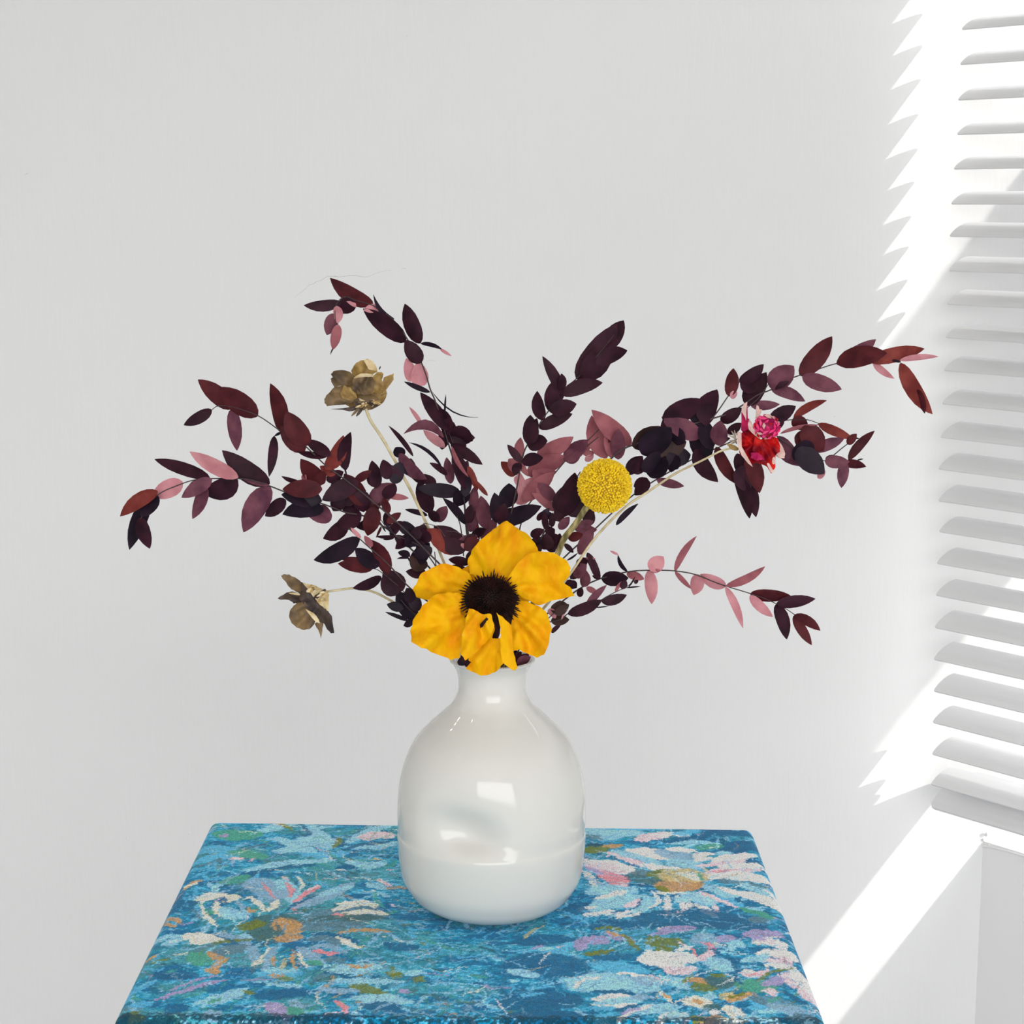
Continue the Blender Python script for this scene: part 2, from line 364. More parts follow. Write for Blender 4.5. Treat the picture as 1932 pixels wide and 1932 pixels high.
for s in (.15, .8, 1.5):
    b0 = BP+AV*s+NV*.052; e = BP+AV*s+NV*(.1254)
    prism('bracket', [tuple((b0-AV*.012).xy), tuple((b0+AV*.012).xy), tuple((e+AV*.012).xy), tuple((e-AV*.012).xy)], hz+.075, hz+.09, M['frame'], bl)
for c in bl.children:
    if c.name.split('.')[0] in ('head_rail', 'ladder_cord', 'bracket'): c.data.transform(Matrix.Translation(-bl.location))

# ------------------------------------------------------------------ stool with painted-flower cloth
ZT = CAMZ-.45
X0, X1, Y0, Y1 = -.2225, .1785, 1.0088, 1.361
RX, RY = 640, 460
def vnoise(h, w_, cx, cy, seed):
    r = np.random.RandomState(seed).rand(cy+2, cx+2)
    yy = np.linspace(0, cy, h); xx = np.linspace(0, cx, w_)
    y0 = yy.astype(int); x0 = xx.astype(int); fy = (yy-y0)[:, None]; fx = (xx-x0)[None]
    fy = fy*fy*(3-2*fy); fx = fx*fx*(3-2*fx)
    a = r[y0][:, x0]; b = r[y0][:, x0+1]; c = r[y0+1][:, x0]; d = r[y0+1][:, x0+1]
    return (a*(1-fx)+b*fx)*(1-fy)+(c*(1-fx)+d*fx)*fy
def hexc(s):
    return np.array([(((int(s[i:i+2], 16)/255.0)+.055)/1.055)**2.4 if int(s[i:i+2], 16) > 10 else int(s[i:i+2], 16)/255/12.92 for i in (0, 2, 4)])
class Paint:
    def __init__(s):
        s.x = np.linspace(X0, X1, RX); s.y = np.linspace(Y0, Y1, RY)
        s.X, s.Y = np.meshgrid(s.x, s.y)
        s.WX = s.X+(vnoise(RY, RX, 300, 260, 1)-.5)*.0022+(vnoise(RY, RX, 60, 50, 2)-.5)*.0020
        s.WY = s.Y+(vnoise(RY, RX, 300, 260, 3)-.5)*.0038+(vnoise(RY, RX, 60, 50, 4)-.5)*.0030
        s.img = np.zeros((RY, RX, 3))
        s.base()
    def base(s):
        u = (s.X-X0)/(X1-X0)
        n1 = vnoise(RY, RX, 26, 60, 5)*.6+vnoise(RY, RX, 80, 120, 6)*.4
        n2 = vnoise(RY, RX, 200, 300, 7)
        deep, teal, light, grn = hexc('0a6c9c'), hexc('2c93ba'), hexc('6cc0e2'), hexc('559c9e')
        t = np.clip((n1-.35)/.35, 0, 1)[..., None]; c = deep*(1-t)+teal*t
        t = (np.clip((n1*.5+n2*.5-.56)/.12, 0, 1)*.75)[..., None]; c = c*(1-t)+light*t
        g = vnoise(RY, RX, 12, 16, 8); t = (np.clip((g-.55)/.15, 0, 1)*.6*(1-u*.5))[..., None]; c = c*(1-t)+grn*t
        s.img[:] = c
    def stroke(s, pts, wdt, col, op=1.0, ends=.35):
        """pts world xy, wdt metres (max), colour rgb; tapers at the ends; woven jagged edges"""
        P = [Vector((p[0], p[1], 0)) for p in pts]
        if len(P) > 2: P = spline(P, 5)
        P = np.array([(p.x, p.y) for p in P]); seg = np.r_[0, np.cumsum(np.hypot(*np.diff(P, axis=0).T))]; T = seg/seg[-1]
        m = wdt*1.2+.006
        ix = np.where((s.x > P[:, 0].min()-m) & (s.x < P[:, 0].max()+m))[0]; iy = np.where((s.y > P[:, 1].min()-m) & (s.y < P[:, 1].max()+m))[0]
        if len(ix) == 0 or len(iy) == 0: return
        sl_ = (slice(iy[0], iy[-1]+1), slice(ix[0], ix[-1]+1)); X = s.WX[sl_]; Y = s.WY[sl_]
        best = np.full(X.shape, -9.0); al = np.zeros(X.shape)
        for i in range(len(P)-1):
            d = P[i+1]-P[i]; L2 = (d**2).sum()+1e-12
            t = np.clip(((X-P[i, 0])*d[0]+(Y-P[i, 1])*d[1])/L2, 0, 1)
            dx = X-P[i, 0]-t*d[0]; dy = Y-P[i, 1]-t*d[1]; D = np.hypot(dx, dy)
            tt = T[i]+(T[i+1]-T[i])*t
            W = wdt*.5*(ends+(1-ends)*np.sin(np.pi*np.clip(tt, 0, 1))**.6)
            v = (W-D)/np.maximum(W, 1e-6); k = v > best; best[k] = v[k]
        a = np.clip(best*6+.5, 0, 1)*op
        a = a*(.8+.2*s.fine[sl_]) if hasattr(s, 'fine') else a
        var = 1+(vnoise(RY, RX, 320, 300, 11)[sl_]-.5)*.22 if False else 1
        s.img[sl_] = s.img[sl_]*(1-a[..., None])+np.array(col)*a[..., None]*var
PAL = {'W': 'fbf9fd', 'I': 'f2ecda', 'L': '9dcdec', 'B': '63b4de', 'D': '06608c', 'T': '2388a8', 'P': 'fad0da', 'R': 'e8949f', 'V': 'a99bc6', 'O': '6d7a2c', 'S': 'c2986a', 'G': '4f9f8a', 'M': '8db0cc', 'E': '5f8296', 'N': '0b4760', 'Y': 'c9b98a', 'K': '3f6870'}
pt = Paint(); pt.fine = vnoise(RY, RX, 300, 280, 12)
def wpt(c, x, y): p = onz(*cpx(c, x, y), ZT); return (p.x, p.y)
def ST(c, spec):
    for ln in spec.strip().split('\n'):
        for item in ln.split(';'):
            item = item.strip()
            if not item: continue
            a = item.split(); col = a[0]; wd = float(a[1]); pts = [tuple(float(v) for v in q.split(',')) for q in a[2:]]
            W = [wpt(c, *q) for q in pts]
            mid = W[len(W)//2]
            # width given in crop pixels measured across: use horizontal/vertical scale mix from the stroke's direction
            dx = pts[-1][0]-pts[0][0]; dy = pts[-1][1]-pts[0][1]; L = math.hypot(dx, dy)+1e-6
            nx, ny = -dy/L, dx/L; m = pts[len(pts)//2]
            q1 = wpt(c, m[0]+nx*wd/2, m[1]+ny*wd/2); q2 = wpt(c, m[0]-nx*wd/2, m[1]-ny*wd/2)
            # perpendicular width in the cloth plane
            A, Bp = W[0], W[-1]; tx, ty = Bp[0]-A[0], Bp[1]-A[1]; tl = math.hypot(tx, ty)+1e-9
            ww = abs(((q1[0]-q2[0])*(-ty)+(q1[1]-q2[1])*tx)/tl)
            pt.stroke(W, max(ww, .0012), hexc(PAL[col]))
# loose background dabs over the whole cloth
def dabs(n, wmin, wmax, lmin, lmax, op, cols):
    for k in range(n):
        x = random.uniform(X0, X1); y = random.uniform(Y0, Y1); a = random.gauss(.25, .6)+.5*math.sin(x*31+y*17); l = random.uniform(lmin, lmax)
        u = (x-X0)/(X1-X0); c = random.choice(cols[0] if u < .5 else cols[1])
        if random.random() < .04: c = random.choice('OPVSY')
        p0 = (x, y); p2 = (x+l*math.cos(a), y+l*math.sin(a)*1.3); p1 = ((x+p2[0])/2+random.uniform(-.003, .003), (y+p2[1])/2+random.uniform(-.003, .003))
        pt.stroke([p0, p1, p2], random.uniform(wmin, wmax), hexc(PAL[c])*random.uniform(.85, 1.15), op)
dabs(800, .0018, .0045, .006, .024, .8, ('BLDTETGBLK', 'BLDDTTBLD'))
dabs(1600, .0009, .0020, .006, .020, .75, ('BLLDNTGBMK', 'BLDDTTBLN'))
ST('S', '''
L 60 960,215 1100,170 1200,110; B 40 700,160 860,150 1100,150; S 14 840,135 1000,150 1130,195; O 22 1040,150 1100,180 1150,210; L 70 1200,150 1290,220 1400,300
L 60 1150,300 1260,270 1380,310; D 30 1190,140 1260,240; D 26 1440,300 1560,230 1700,200; L 44 1480,280 1620,200 1740,170; P 46 1560,250 1650,225 1740,230; L 40 1500,310 1640,290 1760,270
D 20 1450,330 1560,290 1740,260; O 34 1400,310 1420,280 1440,250; L 40 1050,330 1180,320 1280,340; B 34 1200,350 1350,360 1480,340; L 30 870,450 1050,410 1240,400 1400,390
D 20 860,470 1100,430 1300,420; B 50 600,330 700,320 760,330; B 30 560,400 700,360 760,370; G 60 700,230 800,230 930,230; G 50 780,330 900,350 980,370; G 44 720,520 800,500 870,480
L 30 1000,250 1080,260 1160,310; M 22 640,210 680,190; V 22 720,240 760,230; P 18 770,380 860,370; D 50 1420,450 1500,420; L 34 1480,400 1600,420 1700,400; Y 14 1630,380 1680,385
M 110 880,540 960,520 1020,600; L 120 1080,500 1120,560 1160,640; M 90 1020,620 1100,560; R 18 960,510 1000,560 1050,620; R 40 1110,520 1140,560 1130,600; I 26 1170,480 1210,520 1190,560; R 26 1150,640 1230,580 1310,540
R 24 1150,680 1240,620; M 60 1180,660 1330,600 1500,520; L 30 1300,600 1400,560 1500,540; P 16 1240,560 1300,530; D 16 1100,690 1200,630 1300,590
I 44 590,640 660,600 740,600; I 40 700,640 700,700 790,740; I 30 600,650 640,730 700,780; G 36 640,680 670,710; L 50 740,680 800,720 880,700; I 36 760,650 780,610 840,610; I 22 800,640 820,610; I 30 900,610 940,640 980,690; I 40 1000,690 1040,660 1050,620; I 20 870,620 910,600; S 30 880,680 920,700
M 40 820,640 850,690; D 14 740,620 760,670
K 110 960,780 1040,760 1120,780; O 46 850,790 900,770 970,760; O 26 930,840 980,840; K 70 900,820 1000,830 1060,800; S 110 1080,740 1130,790 1190,800; S 50 1060,850 1120,850 1170,840; K 30 1050,760 1080,830
E 60 1220,720 1400,690 1640,650; E 60 1230,760 1420,740 1700,710; I 30 1390,680 1520,640 1650,640; I 30 1400,720 1580,680 1710,700; K 44 1250,740 1500,720 1680,720; R 12 1380,700 1450,710; E 50 1220,790 1400,780 1560,770; I 14 1400,640 1560,625 1640,660
S 20 1400,820 1560,800 1750,810; D 40 1250,820 1380,830 1540,880; I 34 1410,840 1480,880 1550,910; E 40 1240,850 1340,850 1420,880
L 50 520,850 620,840 700,850; I 50 510,850 600,840 680,840; I 44 550,880 650,860 730,850; M 34 700,820 800,840 910,850; L 26 840,820 900,845; O 16 680,880 800,865 900,860; D 12 660,820 800,870
M 40 740,890 820,900 880,880; D 24 720,890 860,890; G 110 560,950 600,990 640,1010; S 56 650,940 700,970 740,1000; S 50 740,980 700,1020 670,1060; E 60 690,930 760,930 860,900; S 30 640,1050 700,1060
M 80 900,900 920,950 930,1010; I 20 1010,900 990,950 930,990; I 20 900,1020 960,990 1000,1000; M 60 960,1060 1000,1000 1040,900; S 30 1040,1020 1040,960; Y 30 1080,1040 1100,970; S 26 1150,920 1140,970 1160,1050; I 26 1180,920 1190,970 1240,1030; B 50 940,1060 1060,1070 1200,1060; L 30 980,1040 1060,1050 1160,1050
M 60 1190,900 1260,960 1340,1000; M 36 1260,900 1380,900 1460,940; R 24 1270,920 1340,940 1420,940; L 30 1300,1010 1450,1020 1680,1010; L 34 1330,1040 1500,1050 1660,1020; S 12 1440,1000 1560,1020 1630,1005; G 40 1250,990 1320,1010; E 40 1350,980 1460,970; D 14 1340,1060 1560,1080 1700,1060
S 22 1100,1080 1000,1070; O 30 1060,1090 1150,1100; O 46 1720,1050 1790,1070; O 30 1740,1020 1760,1080; O 44 1500,1120 1600,1150 1700,1170; O 50 1880,1090 1920,1100; L 40 1400,1100 1600,1100 1800,1110
V 22 330,1230 560,1150 780,1100; V 16 400,1170 560,1110 700,1080; L 30 560,1260 720,1200 840,1160; L 34 600,1270 760,1220 880,1150; L 26 980,1130 1200,1140; O 36 860,1170 920,1190; G 30 640,1250 700,1220
L 34 280,880 380,850 480,840; L 40 380,900 480,860; S 20 490,560 560,520 610,510; I 12 500,545 580,520; S 30 380,740 430,740 480,770; S 20 370,760 440,790; M 20 310,800 380,790; S 12 270,980 340,950; O 12 300,1000 420,980; D 60 400,700 480,660 560,640; D 50 330,1060 420,1080 560,1080
D 70 400,1300 500,1260; B 40 160,1200 240,1150 320,1110; B 40 180,1260 300,1240; O 70 150,1330 240,1320; N 50 60,1340 160,1310
V 90 1010,1250 1060,1290 1100,1330; M 60 1140,1230 1200,1290; G 60 1120,1280 1200,1310; R 44 1410,1220 1450,1260 1470,1310; L 50 1500,1200 1600,1200 1760,1190; M 30 1300,1150 1420,1160 1540,1150; M 60 620,1330 700,1300; L 60 1560,1260 1700,1220 1850,1230
D 60 1580,1260 1680,1260 1780,1270; D 60 950,1210 1080,1190 1200,1180; D 50 1700,880 1800,900 1880,900; L 34 1820,1060 1930,1050; V 24 1790,1160 1840,1165; P 14 1740,640 1760,650; P 24 1660,500 1740,540; L 40 1600,520 1700,560''')
ST('T', '''
L 70 440,190 560,170 720,160; L 50 520,230 620,200 740,200; E 30 440,210 520,230; P 44 730,240 820,210 920,200; W 26 800,210 920,200 1010,205; P 20 760,230 880,190; B 40 560,170 700,160 830,170; D 30 880,240 1050,220 1200,230; D 40 1080,200 1260,190 1370,200; B 30 940,200 1080,180; L 20 900,250 1060,240 1200,250; O 50 450,300 500,290 540,280; S 26 540,270 640,270; N 30 440,270 520,260; G 30 1060,270 1200,260
D 60 1240,300 1330,260 1400,280; D 40 1340,340 1400,370 1450,370; W 60 700,300 800,310 900,340; M 80 860,300 960,320 1040,360; W 30 900,280 1000,285 1050,290; L 60 940,360 1000,380 1060,370; P 34 570,310 680,350 800,400; W 30 760,380 860,400 970,400; L 40 600,300 740,340 860,380
W 34 1060,350 1090,310 1160,310; W 22 1060,360 1100,350 1150,330; L 40 1190,310 1250,300; W 50 1170,360 1280,330 1390,320; P 24 1060,390 1200,370 1340,350; P 44 1120,430 1280,410 1420,400; W 50 1130,450 1300,440 1480,470; R 12 1130,420 1280,410; W 40 1200,390 1330,380 1470,390
W 60 440,360 560,380 700,430; P 60 470,380 560,400 640,420; R 80 520,430 590,460 640,500; W 40 430,420 470,480 490,510; W 34 600,360 680,410 720,440; V 30 440,390 520,440; M 30 440,460 520,500; R 30 640,470 690,470; P 40 620,500 660,510
K 90 720,450 780,450 830,480; E 50 730,410 780,440; O 70 830,440 900,440 980,430; S 90 880,510 960,500 1040,480; Y 80 900,450 1000,440 1060,460; I 40 960,430 1030,440 1070,470; O 30 840,510 900,540; S 40 1020,500 1060,490; I 20 1060,450 1090,470; G 24 1080,430 1100,470; O 22 840,430 870,420; I 14 830,545 920,545 1000,540
L 60 460,540 560,530 700,530; W 30 500,580 580,560 660,540; L 70 450,640 540,610 640,570; W 24 410,650 430,630 500,620; W 28 430,670 520,660 600,640; L 80 600,600 680,590 740,570; P 34 660,620 720,600 740,580; W 20 620,680 700,670 760,630; W 30 620,690 640,660 720,640; D 12 680,640 730,620 755,570; L 50 700,650 780,620 820,570
W 44 900,560 900,620 920,670; W 30 820,540 850,590 800,630; W 40 990,580 1030,610 960,640; W 30 950,560 980,600 1000,640; L 50 960,570 1010,590; W 36 1060,600 1110,630 1170,670; P 30 1060,540 1140,590 1180,640; L 60 1000,550 1080,570 1150,600; W 22 900,670 960,650; B 40 1140,560 1240,580 1320,620; L 60 1120,500 1200,530 1280,560; W 34 1190,510 1300,540 1400,580; W 50 1270,530 1400,560 1540,630; L 50 1300,480 1420,520 1500,560; P 20 1080,540 1200,580 1300,620; D 18 1280,570 1320,590; E 30 1200,470 1320,480; E 12 1350,480 1480,510; W 30 1450,520 1510,560 1560,640
D 130 760,700 1000,690 1250,680; D 90 1150,720 1300,720 1420,730; D 60 480,740 600,720 720,740; G 30 1300,620 1400,650 1500,690; L 20 1350,620 1450,640; E 40 1360,690 1460,700
V 80 400,860 420,820 450,790; V 50 460,810 500,810 540,820; O 24 430,890 520,880 600,870; O 16 500,750 580,740 640,760; V 40 560,770 620,790 700,820; O 30 640,780 700,830 740,870; S 20 560,760 640,790; V 40 860,750 960,750 1040,740; V 20 800,780 900,770; O 60 810,800 880,830 960,820; O 60 850,860 900,880; P 10 960,830 1040,860; V 44 1170,820 1220,820 1250,800; D 50 500,930 560,910 700,900
M 44 1060,830 1110,800 1150,830; R 30 1080,830 1140,850 1160,900; P 50 1060,930 1110,920 1160,880; W 90 790,930 880,920 940,960; W 60 780,900 850,890; P 50 900,980 980,990 1050,980; W 70 960,890 1010,920 1040,940; R 20 1040,860 1060,910; D 30 1150,870 1200,910; L 80 1130,940 1200,960 1240,990; W 30 950,870 1040,850
B 70 470,940 620,970 760,990; L 110 380,1070 520,1050 660,1060; L 80 600,1080 740,1080 820,1090; W 26 620,1000 760,1020 860,1060; W 16 380,1090 400,1050 520,1020; L 60 860,1020 960,1060 1000,1090; P 18 800,1010 880,1060; M 60 700,1030 840,1060
D 30 470,1110 620,1110 740,1130; W 40 480,1160 600,1140 700,1140; L 50 500,1180 640,1170 760,1150; M 40 700,1140 800,1140; W 22 480,1190 600,1200 720,1180; B 30 460,1210 600,1210; L 70 700,1230 820,1210 940,1200; W 26 620,1280 700,1230 820,1190; V 20 640,1240 760,1200; W 30 840,1290 920,1240 1020,1240; D 20 620,1220 760,1180; L 60 900,1260 1000,1250; B 40 500,1270 600,1250
I 30 860,1110 900,1150 920,1170; S 24 880,1120 910,1160; O 50 1060,1090 1120,1090 1160,1110; S 30 1020,1060 1080,1050 1110,1070; O 34 1000,1060 1040,1020; K 60 1150,1040 1220,1070 1300,1060; O 22 1150,1020 1240,1035; G 90 1350,1080 1420,1090 1450,1100; D 30 1280,1010 1320,1080
I 60 1020,1180 1080,1170 1110,1200; S 30 1050,1160 1090,1190; Y 60 1220,1160 1290,1140; S 44 1250,1180 1320,1150 1400,1140; O 24 1260,1160 1340,1130; I 60 1230,1220 1270,1220 1340,1280; S 40 1100,1280 1180,1270 1220,1290; O 40 1030,1270 1100,1270; L 40 1110,1140 1180,1150; I 40 1190,1270 1300,1290; K 40 1120,1200 1200,1210; W 30 1150,1230 1210,1240
W 40 1400,830 1500,830 1560,860; V 50 1360,790 1440,780 1540,790; P 24 1420,830 1500,820; W 50 1420,900 1540,890 1620,930; P 40 1440,930 1540,930 1600,960; V 30 1400,810 1460,800; W 34 1460,960 1560,970 1650,1000; D 10 1430,910 1540,920; L 50 1330,940 1420,920 1460,900; P 30 1310,1010 1400,1020 1470,990; W 22 1320,1000 1400,1000; R 10 1340,1020 1440,1010; O 16 1400,1060 1500,1000 1620,980; P 100 1580,1020 1640,1040 1680,1080; V 60 1450,1080 1500,1060 1540,1030; P 40 1460,1120 1520,1120; W 80 1620,1000 1680,1050 1720,1120; P 60 1660,1100 1720,1150 1750,1180
E 70 1400,1160 1500,1180 1620,1210; L 40 1440,1230 1560,1220 1680,1250; M 50 1480,1180 1600,1220 1720,1240; D 30 1560,1110 1640,1160 1700,1200; L 30 1300,1260 1420,1270 1560,1290; B 40 1380,1210 1460,1200; E 40 1600,1260 1760,1280; L 30 1330,860 1300,830 1260,880; D 30 1240,900 1280,960 1300,1010; G 20 1480,1170 1540,1150
B 40 160,860 260,870 360,830; L 24 180,870 240,860; P 12 280,860 320,840; V 20 130,870 200,840; B 50 280,910 340,930; D 150 60,1000 200,960 380,980; L 40 0,1010 80,1010 160,1030; L 20 0,1060 50,1060; D 130 0,1180 140,1160 360,1160; D 90 0,1270 160,1260 400,1270; B 20 100,1100 260,1080; B 16 60,1140 200,1120; D 60 30,830 200,810 360,800; B 50 280,620 340,640 400,690; D 60 330,640 430,640''')
ST('S', 'N 9 560,1322 900,1330 1300,1332; N 9 700,1345 1100,1350 1500,1350; K 8 600,1360 1000,1364 1400,1362; L 8 760,1338 1000,1341 1240,1341; N 9 1500,1340 1700,1343 1932,1346; M 8 1300,1356 1600,1358 1900,1360; N 30 100,1350 300,1345 520,1350')
ST('T', 'N 9 0,1290 300,1292 600,1294; N 8 500,1298 900,1300 1300,1300; N 8 1200,1294 1500,1299 1800,1302')
dabs(650, .0007, .0014, .008, .024, .7, ('LMBILGB', 'LBLWBLB'))
dabs(900, .0006, .0011, .006, .020, .55, ('DNKLDNB', 'DNLDBDN'))
# woven selvedge seam of dark and pale threads along the front edge
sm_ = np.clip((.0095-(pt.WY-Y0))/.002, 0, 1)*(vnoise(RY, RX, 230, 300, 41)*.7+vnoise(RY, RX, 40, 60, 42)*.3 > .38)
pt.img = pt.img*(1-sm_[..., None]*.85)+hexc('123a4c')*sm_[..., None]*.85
ft = pt.fine[..., None]; pt.img *= (.84+.32*ft)*np.array([1.37, 1.37, 1.33])
lum_ = pt.img.mean(-1, keepdims=True); pt.img = np.clip(lum_+(pt.img-lum_)*1.10, .002, 1)
pt.img *= (.9+.2*vnoise(RY, RX, 500, 430, 21)[..., None])
RO = .007
def edge_z(d): return 0.0 if d >= RO else -(RO-math.sqrt(max(0, RO*RO-(RO-d)**2)))
gx = pt.x; gy = pt.y
dx = np.minimum(gx-X0, X1-gx); dy = np.minimum(gy-Y0, Y1-gy)
ez = np.vectorize(edge_z)
und = (vnoise(RY, RX, 9, 8, 31)-.5)*.0022+(vnoise(RY, RX, 140, 110, 32)-.5)*.0004
Zg = ZT+np.minimum(ez(dx)[None, :], 0)+np.minimum(ez(dy)[:, None], 0)+und*np.clip(np.minimum(dx[None, :], dy[:, None])/.02, 0, 1)
# the sides bulge a little: widen towards the middle of the right side as padding does
XX = pt.X.copy(); YY = pt.Y.copy()
uu = (pt.X-X0)/(X1-X0); vv = (pt.Y-Y0)/(Y1-Y0)
YY -= np.clip(uu, 0, 1)*vv*.011      # the back edge is a touch out of square
co = np.stack([XX, YY, Zg], -1).reshape(-1, 3)
nv = RX*RY
# skirt
ring = [j for j in range(RX)]+[i*RX+RX-1 for i in range(1, RY)]+[(RY-1)*RX+j for j in range(RX-2, -1, -1)]+[i*RX for i in range(RY-2, 0, -1)]
skz = [ZT-RO, ZT-.05, ZT-.15, ZT-.16]
sk = []
for z in skz:
    a = co[ring].copy(); a[:, 2] = z; sk.append(a)
allco = np.concatenate([co]+sk).astype(np.float32)
I = np.arange(RX*RY).reshape(RY, RX)
quads = np.stack([I[:-1, :-1], I[:-1, 1:], I[1:, 1:], I[1:, :-1]], -1).reshape(-1, 4)
rg = np.array(ring); n = len(rg); prev = rg; q2 = []
for k in range(len(skz)):
    cur = nv+k*n+np.arange(n)
    q2.append(np.stack([prev, cur, np.roll(cur, -1), np.roll(prev, -1)], -1)); prev = cur
quads = np.concatenate([quads]+q2).astype(np.int32)
me = bpy.data.meshes.new('cover')
me.vertices.add(len(allco)); me.vertices.foreach_set('co', allco.ravel())
me.loops.add(quads.size); me.loops.foreach_set('vertex_index', quads.ravel())
me.polygons.add(len(quads)); me.polygons.foreach_set('loop_start', np.arange(0, quads.size, 4, dtype=np.int32))
me.update(calc_edges=True)
me.polygons.foreach_set('use_smooth', np.ones(len(quads), bool))
at_ = me.color_attributes.new('weave_colour', 'FLOAT_COLOR', 'POINT')
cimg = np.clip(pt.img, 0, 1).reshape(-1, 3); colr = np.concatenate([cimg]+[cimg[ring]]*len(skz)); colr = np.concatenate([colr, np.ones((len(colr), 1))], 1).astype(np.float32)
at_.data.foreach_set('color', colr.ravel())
me.materials.append(M['cloth'])
st = empty('stool', ((X0+X1)/2, (Y0+Y1)/2, 0)); tag(st, 'square stool covered in blue woven cloth with painterly daisies, under the vase', 'stool')
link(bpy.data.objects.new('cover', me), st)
def box(name, x0, x1, y0, y1, z0, z1, mat, parent): return prism(name, [(x0, y0), (x1, y0), (x1, y1), (x0, y1)], z0, z1, mat, parent)
box('seat_frame', X0+.01, X1-.01, Y0+.01, Y1-.02, ZT-.20, ZT-.155, M['wood'], st)
for sx in (0, 1):
    for sy in (0, 1):
        ax = X0+.02 if sx == 0 else X1-.055; ay = Y0+.02 if sy == 0 else Y1-.07
        box('leg', ax, ax+.035, ay, ay+.035, 0.0, ZT-.20, M['wood'], st)
for (a, b, c, d) in ((X0+.03, X1-.04, Y0+.03, Y0+.045), (X0+.03, X1-.04, Y1-.06, Y1-.045)): box('stretcher', a, b, c, d, .22, .245, M['wood'], st)
reroot(st)

# ------------------------------------------------------------------ vase
XV, YV = -.0122, 1.1903
PROF = [(0, .0345), (.0012, .0395), (.0035, .0445), (.0065, .0488), (.0105, .0525), (.0188, .0574), (.0293, .0597), (.0397, .0608), (.0455, .0612), (.0480, .06125), (.0497, .0611), (.0512, .0608), (.0530, .06075), (.0560, .0609), (.0605, .0611), (.0709, .0609), (.0812, .0601), (.0915, .0581), (.1018, .0546), (.112, .0492), (.1222, .0400), (.1293, .0322), (.1356, .0258), (.1426, .0223), (.1493, .0216), (.1569, .0226), (.1615, .0250), (.1639, .0272)]
zs = np.array([p[0] for p in PROF]); rs = np.array([p[1] for p in PROF])
prof = [(p.x, p.y) for p in spline([Vector((r, z, 0)) for z, r in PROF], 8)]
NS = 256
outer = prof
rim = [(prof[-1][0]+.0003, prof[-1][1]+.0009), (prof[-1][0]-.0008, prof[-1][1]+.0016), (prof[-1][0]-.0020, prof[-1][1]+.0008)]
inner = [(max(r-.0028, .001), z) for (r, z) in prof[::-1][1:] if z > .006]+[(.02, .005), (.0, .005)]
full = [(0, 0)]+outer+rim+inner
vs, fs = [], []
dent = at(874, 1532, YV); DX, DZ = dent.x-XV, dent.z-ZT
for j, (r, z) in enumerate(full):
    for k in range(NS):
        a = 2*math.pi*k/NS; rr = r
        x, y = rr*math.cos(a), rr*math.sin(a)
        if y < 0 and r > .03 and z > .012:     # thumb dent pressed into the front left
            ux = (x-DX)*.985-(z-DZ)*.17; uz = (z-DZ)*.985+(x-DX)*.17
            e = (ux/.0225)**2+(uz/.0160)**2
            if e < 9:
                f_ = min(1, max(0, (z-.048)/.012)); y += f_*f_*(3-2*f_)*.0115*math.exp(-e*.95)*(1+.5*math.tanh((ux*.45+uz*.9)/.014))
        vs.append(Vector((XV+x, YV+y, ZT+z)))
for j in range(len(full)-1):
    for k in range(NS):
        k2 = (k+1) % NS; fs.append((j*NS+k, j*NS+k2, (j+1)*NS+k2, (j+1)*NS+k))
va = mesh_obj('vase', vs, fs, M['ceramic']); 
bm = bmesh.new(); bm.from_mesh(va.data); bmesh.ops.remove_doubles(bm, verts=bm.verts, dist=1e-6); bmesh.ops.recalc_face_normals(bm, faces=bm.faces); bm.to_mesh(va.data); bm.free()
tag(va, 'glossy white ceramic vase with a thumb dent and a groove, on the blue cloth', 'vase')
VR = Vector((XV, YV, ZT+.1639))
# ------------------------------------------------------------------ dried branches
LM = {'p': 'plum', 'n': 'navy', 'm': 'maroon', 'r': 'red', 'u': 'mauve', 'q': 'rose', 'k': 'pink', 'b': 'brown'}
LN = [(0.0, .12), (.06, .50), (.17, .82), (.32, .99), (.50, 1.0), (.67, .88), (.82, .61), (.93, .30), (1.0, .03)]
def leaf(parent, crop, bx, by, tx, ty, wpx, col, Y, curl=0.0):
    cs = CROPS[crop][2]
    b = cpx(crop, bx, by); t = cpx(crop, tx, ty)
    Lpx = math.hypot(t[0]-b[0], t[1]-b[1]); L = Lpx*Y*PXM
    dY = random.uniform(-.35, .35)*L
    B = at(b[0], b[1], Y); T = at(t[0], t[1], Y+dY)
    ax = (T-B); view = (B-Vector((0, 0, CAMZ))).normalized()
    side = ax.cross(view).normalized(); nor = side.cross(ax).normalized()
    rot = random.uniform(-.75, .75); W = wpx/cs*Y*PXM/max(.6, math.cos(rot))*.5
    sd_ = side*math.cos(rot)+nor*math.sin(rot); nn = -side*math.sin(rot)+nor*math.cos(rot)
    fold = random.uniform(.03, .14)*W; bend = random.uniform(-.12, .12)*ax.length; cu = curl/cs*Y*PXM
    th = .00022; vs, fs = [], []
    for (t_, w_) in LN:
        c = B+ax*t_+nn*(bend*4*t_*(1-t_))+side*(cu*4*t_*(1-t_))
        ww = W*w_
        vs += [c-sd_*ww+nn*fold*w_, c-nn*th, c+sd_*ww+nn*fold*w_, c+nn*th]
    n = len(LN)
    for i in range(n-1):
        for k in range(4):
            k2 = (k+1) % 4; fs.append((i*4+k, i*4+k2, (i+1)*4+k2, (i+1)*4+k))
    fs.append((3, 2, 1, 0)); fs.append(tuple((n-1)*4+k for k in range(4)))
    return mesh_obj('leaf', vs, fs, M[LM[col]], parent)
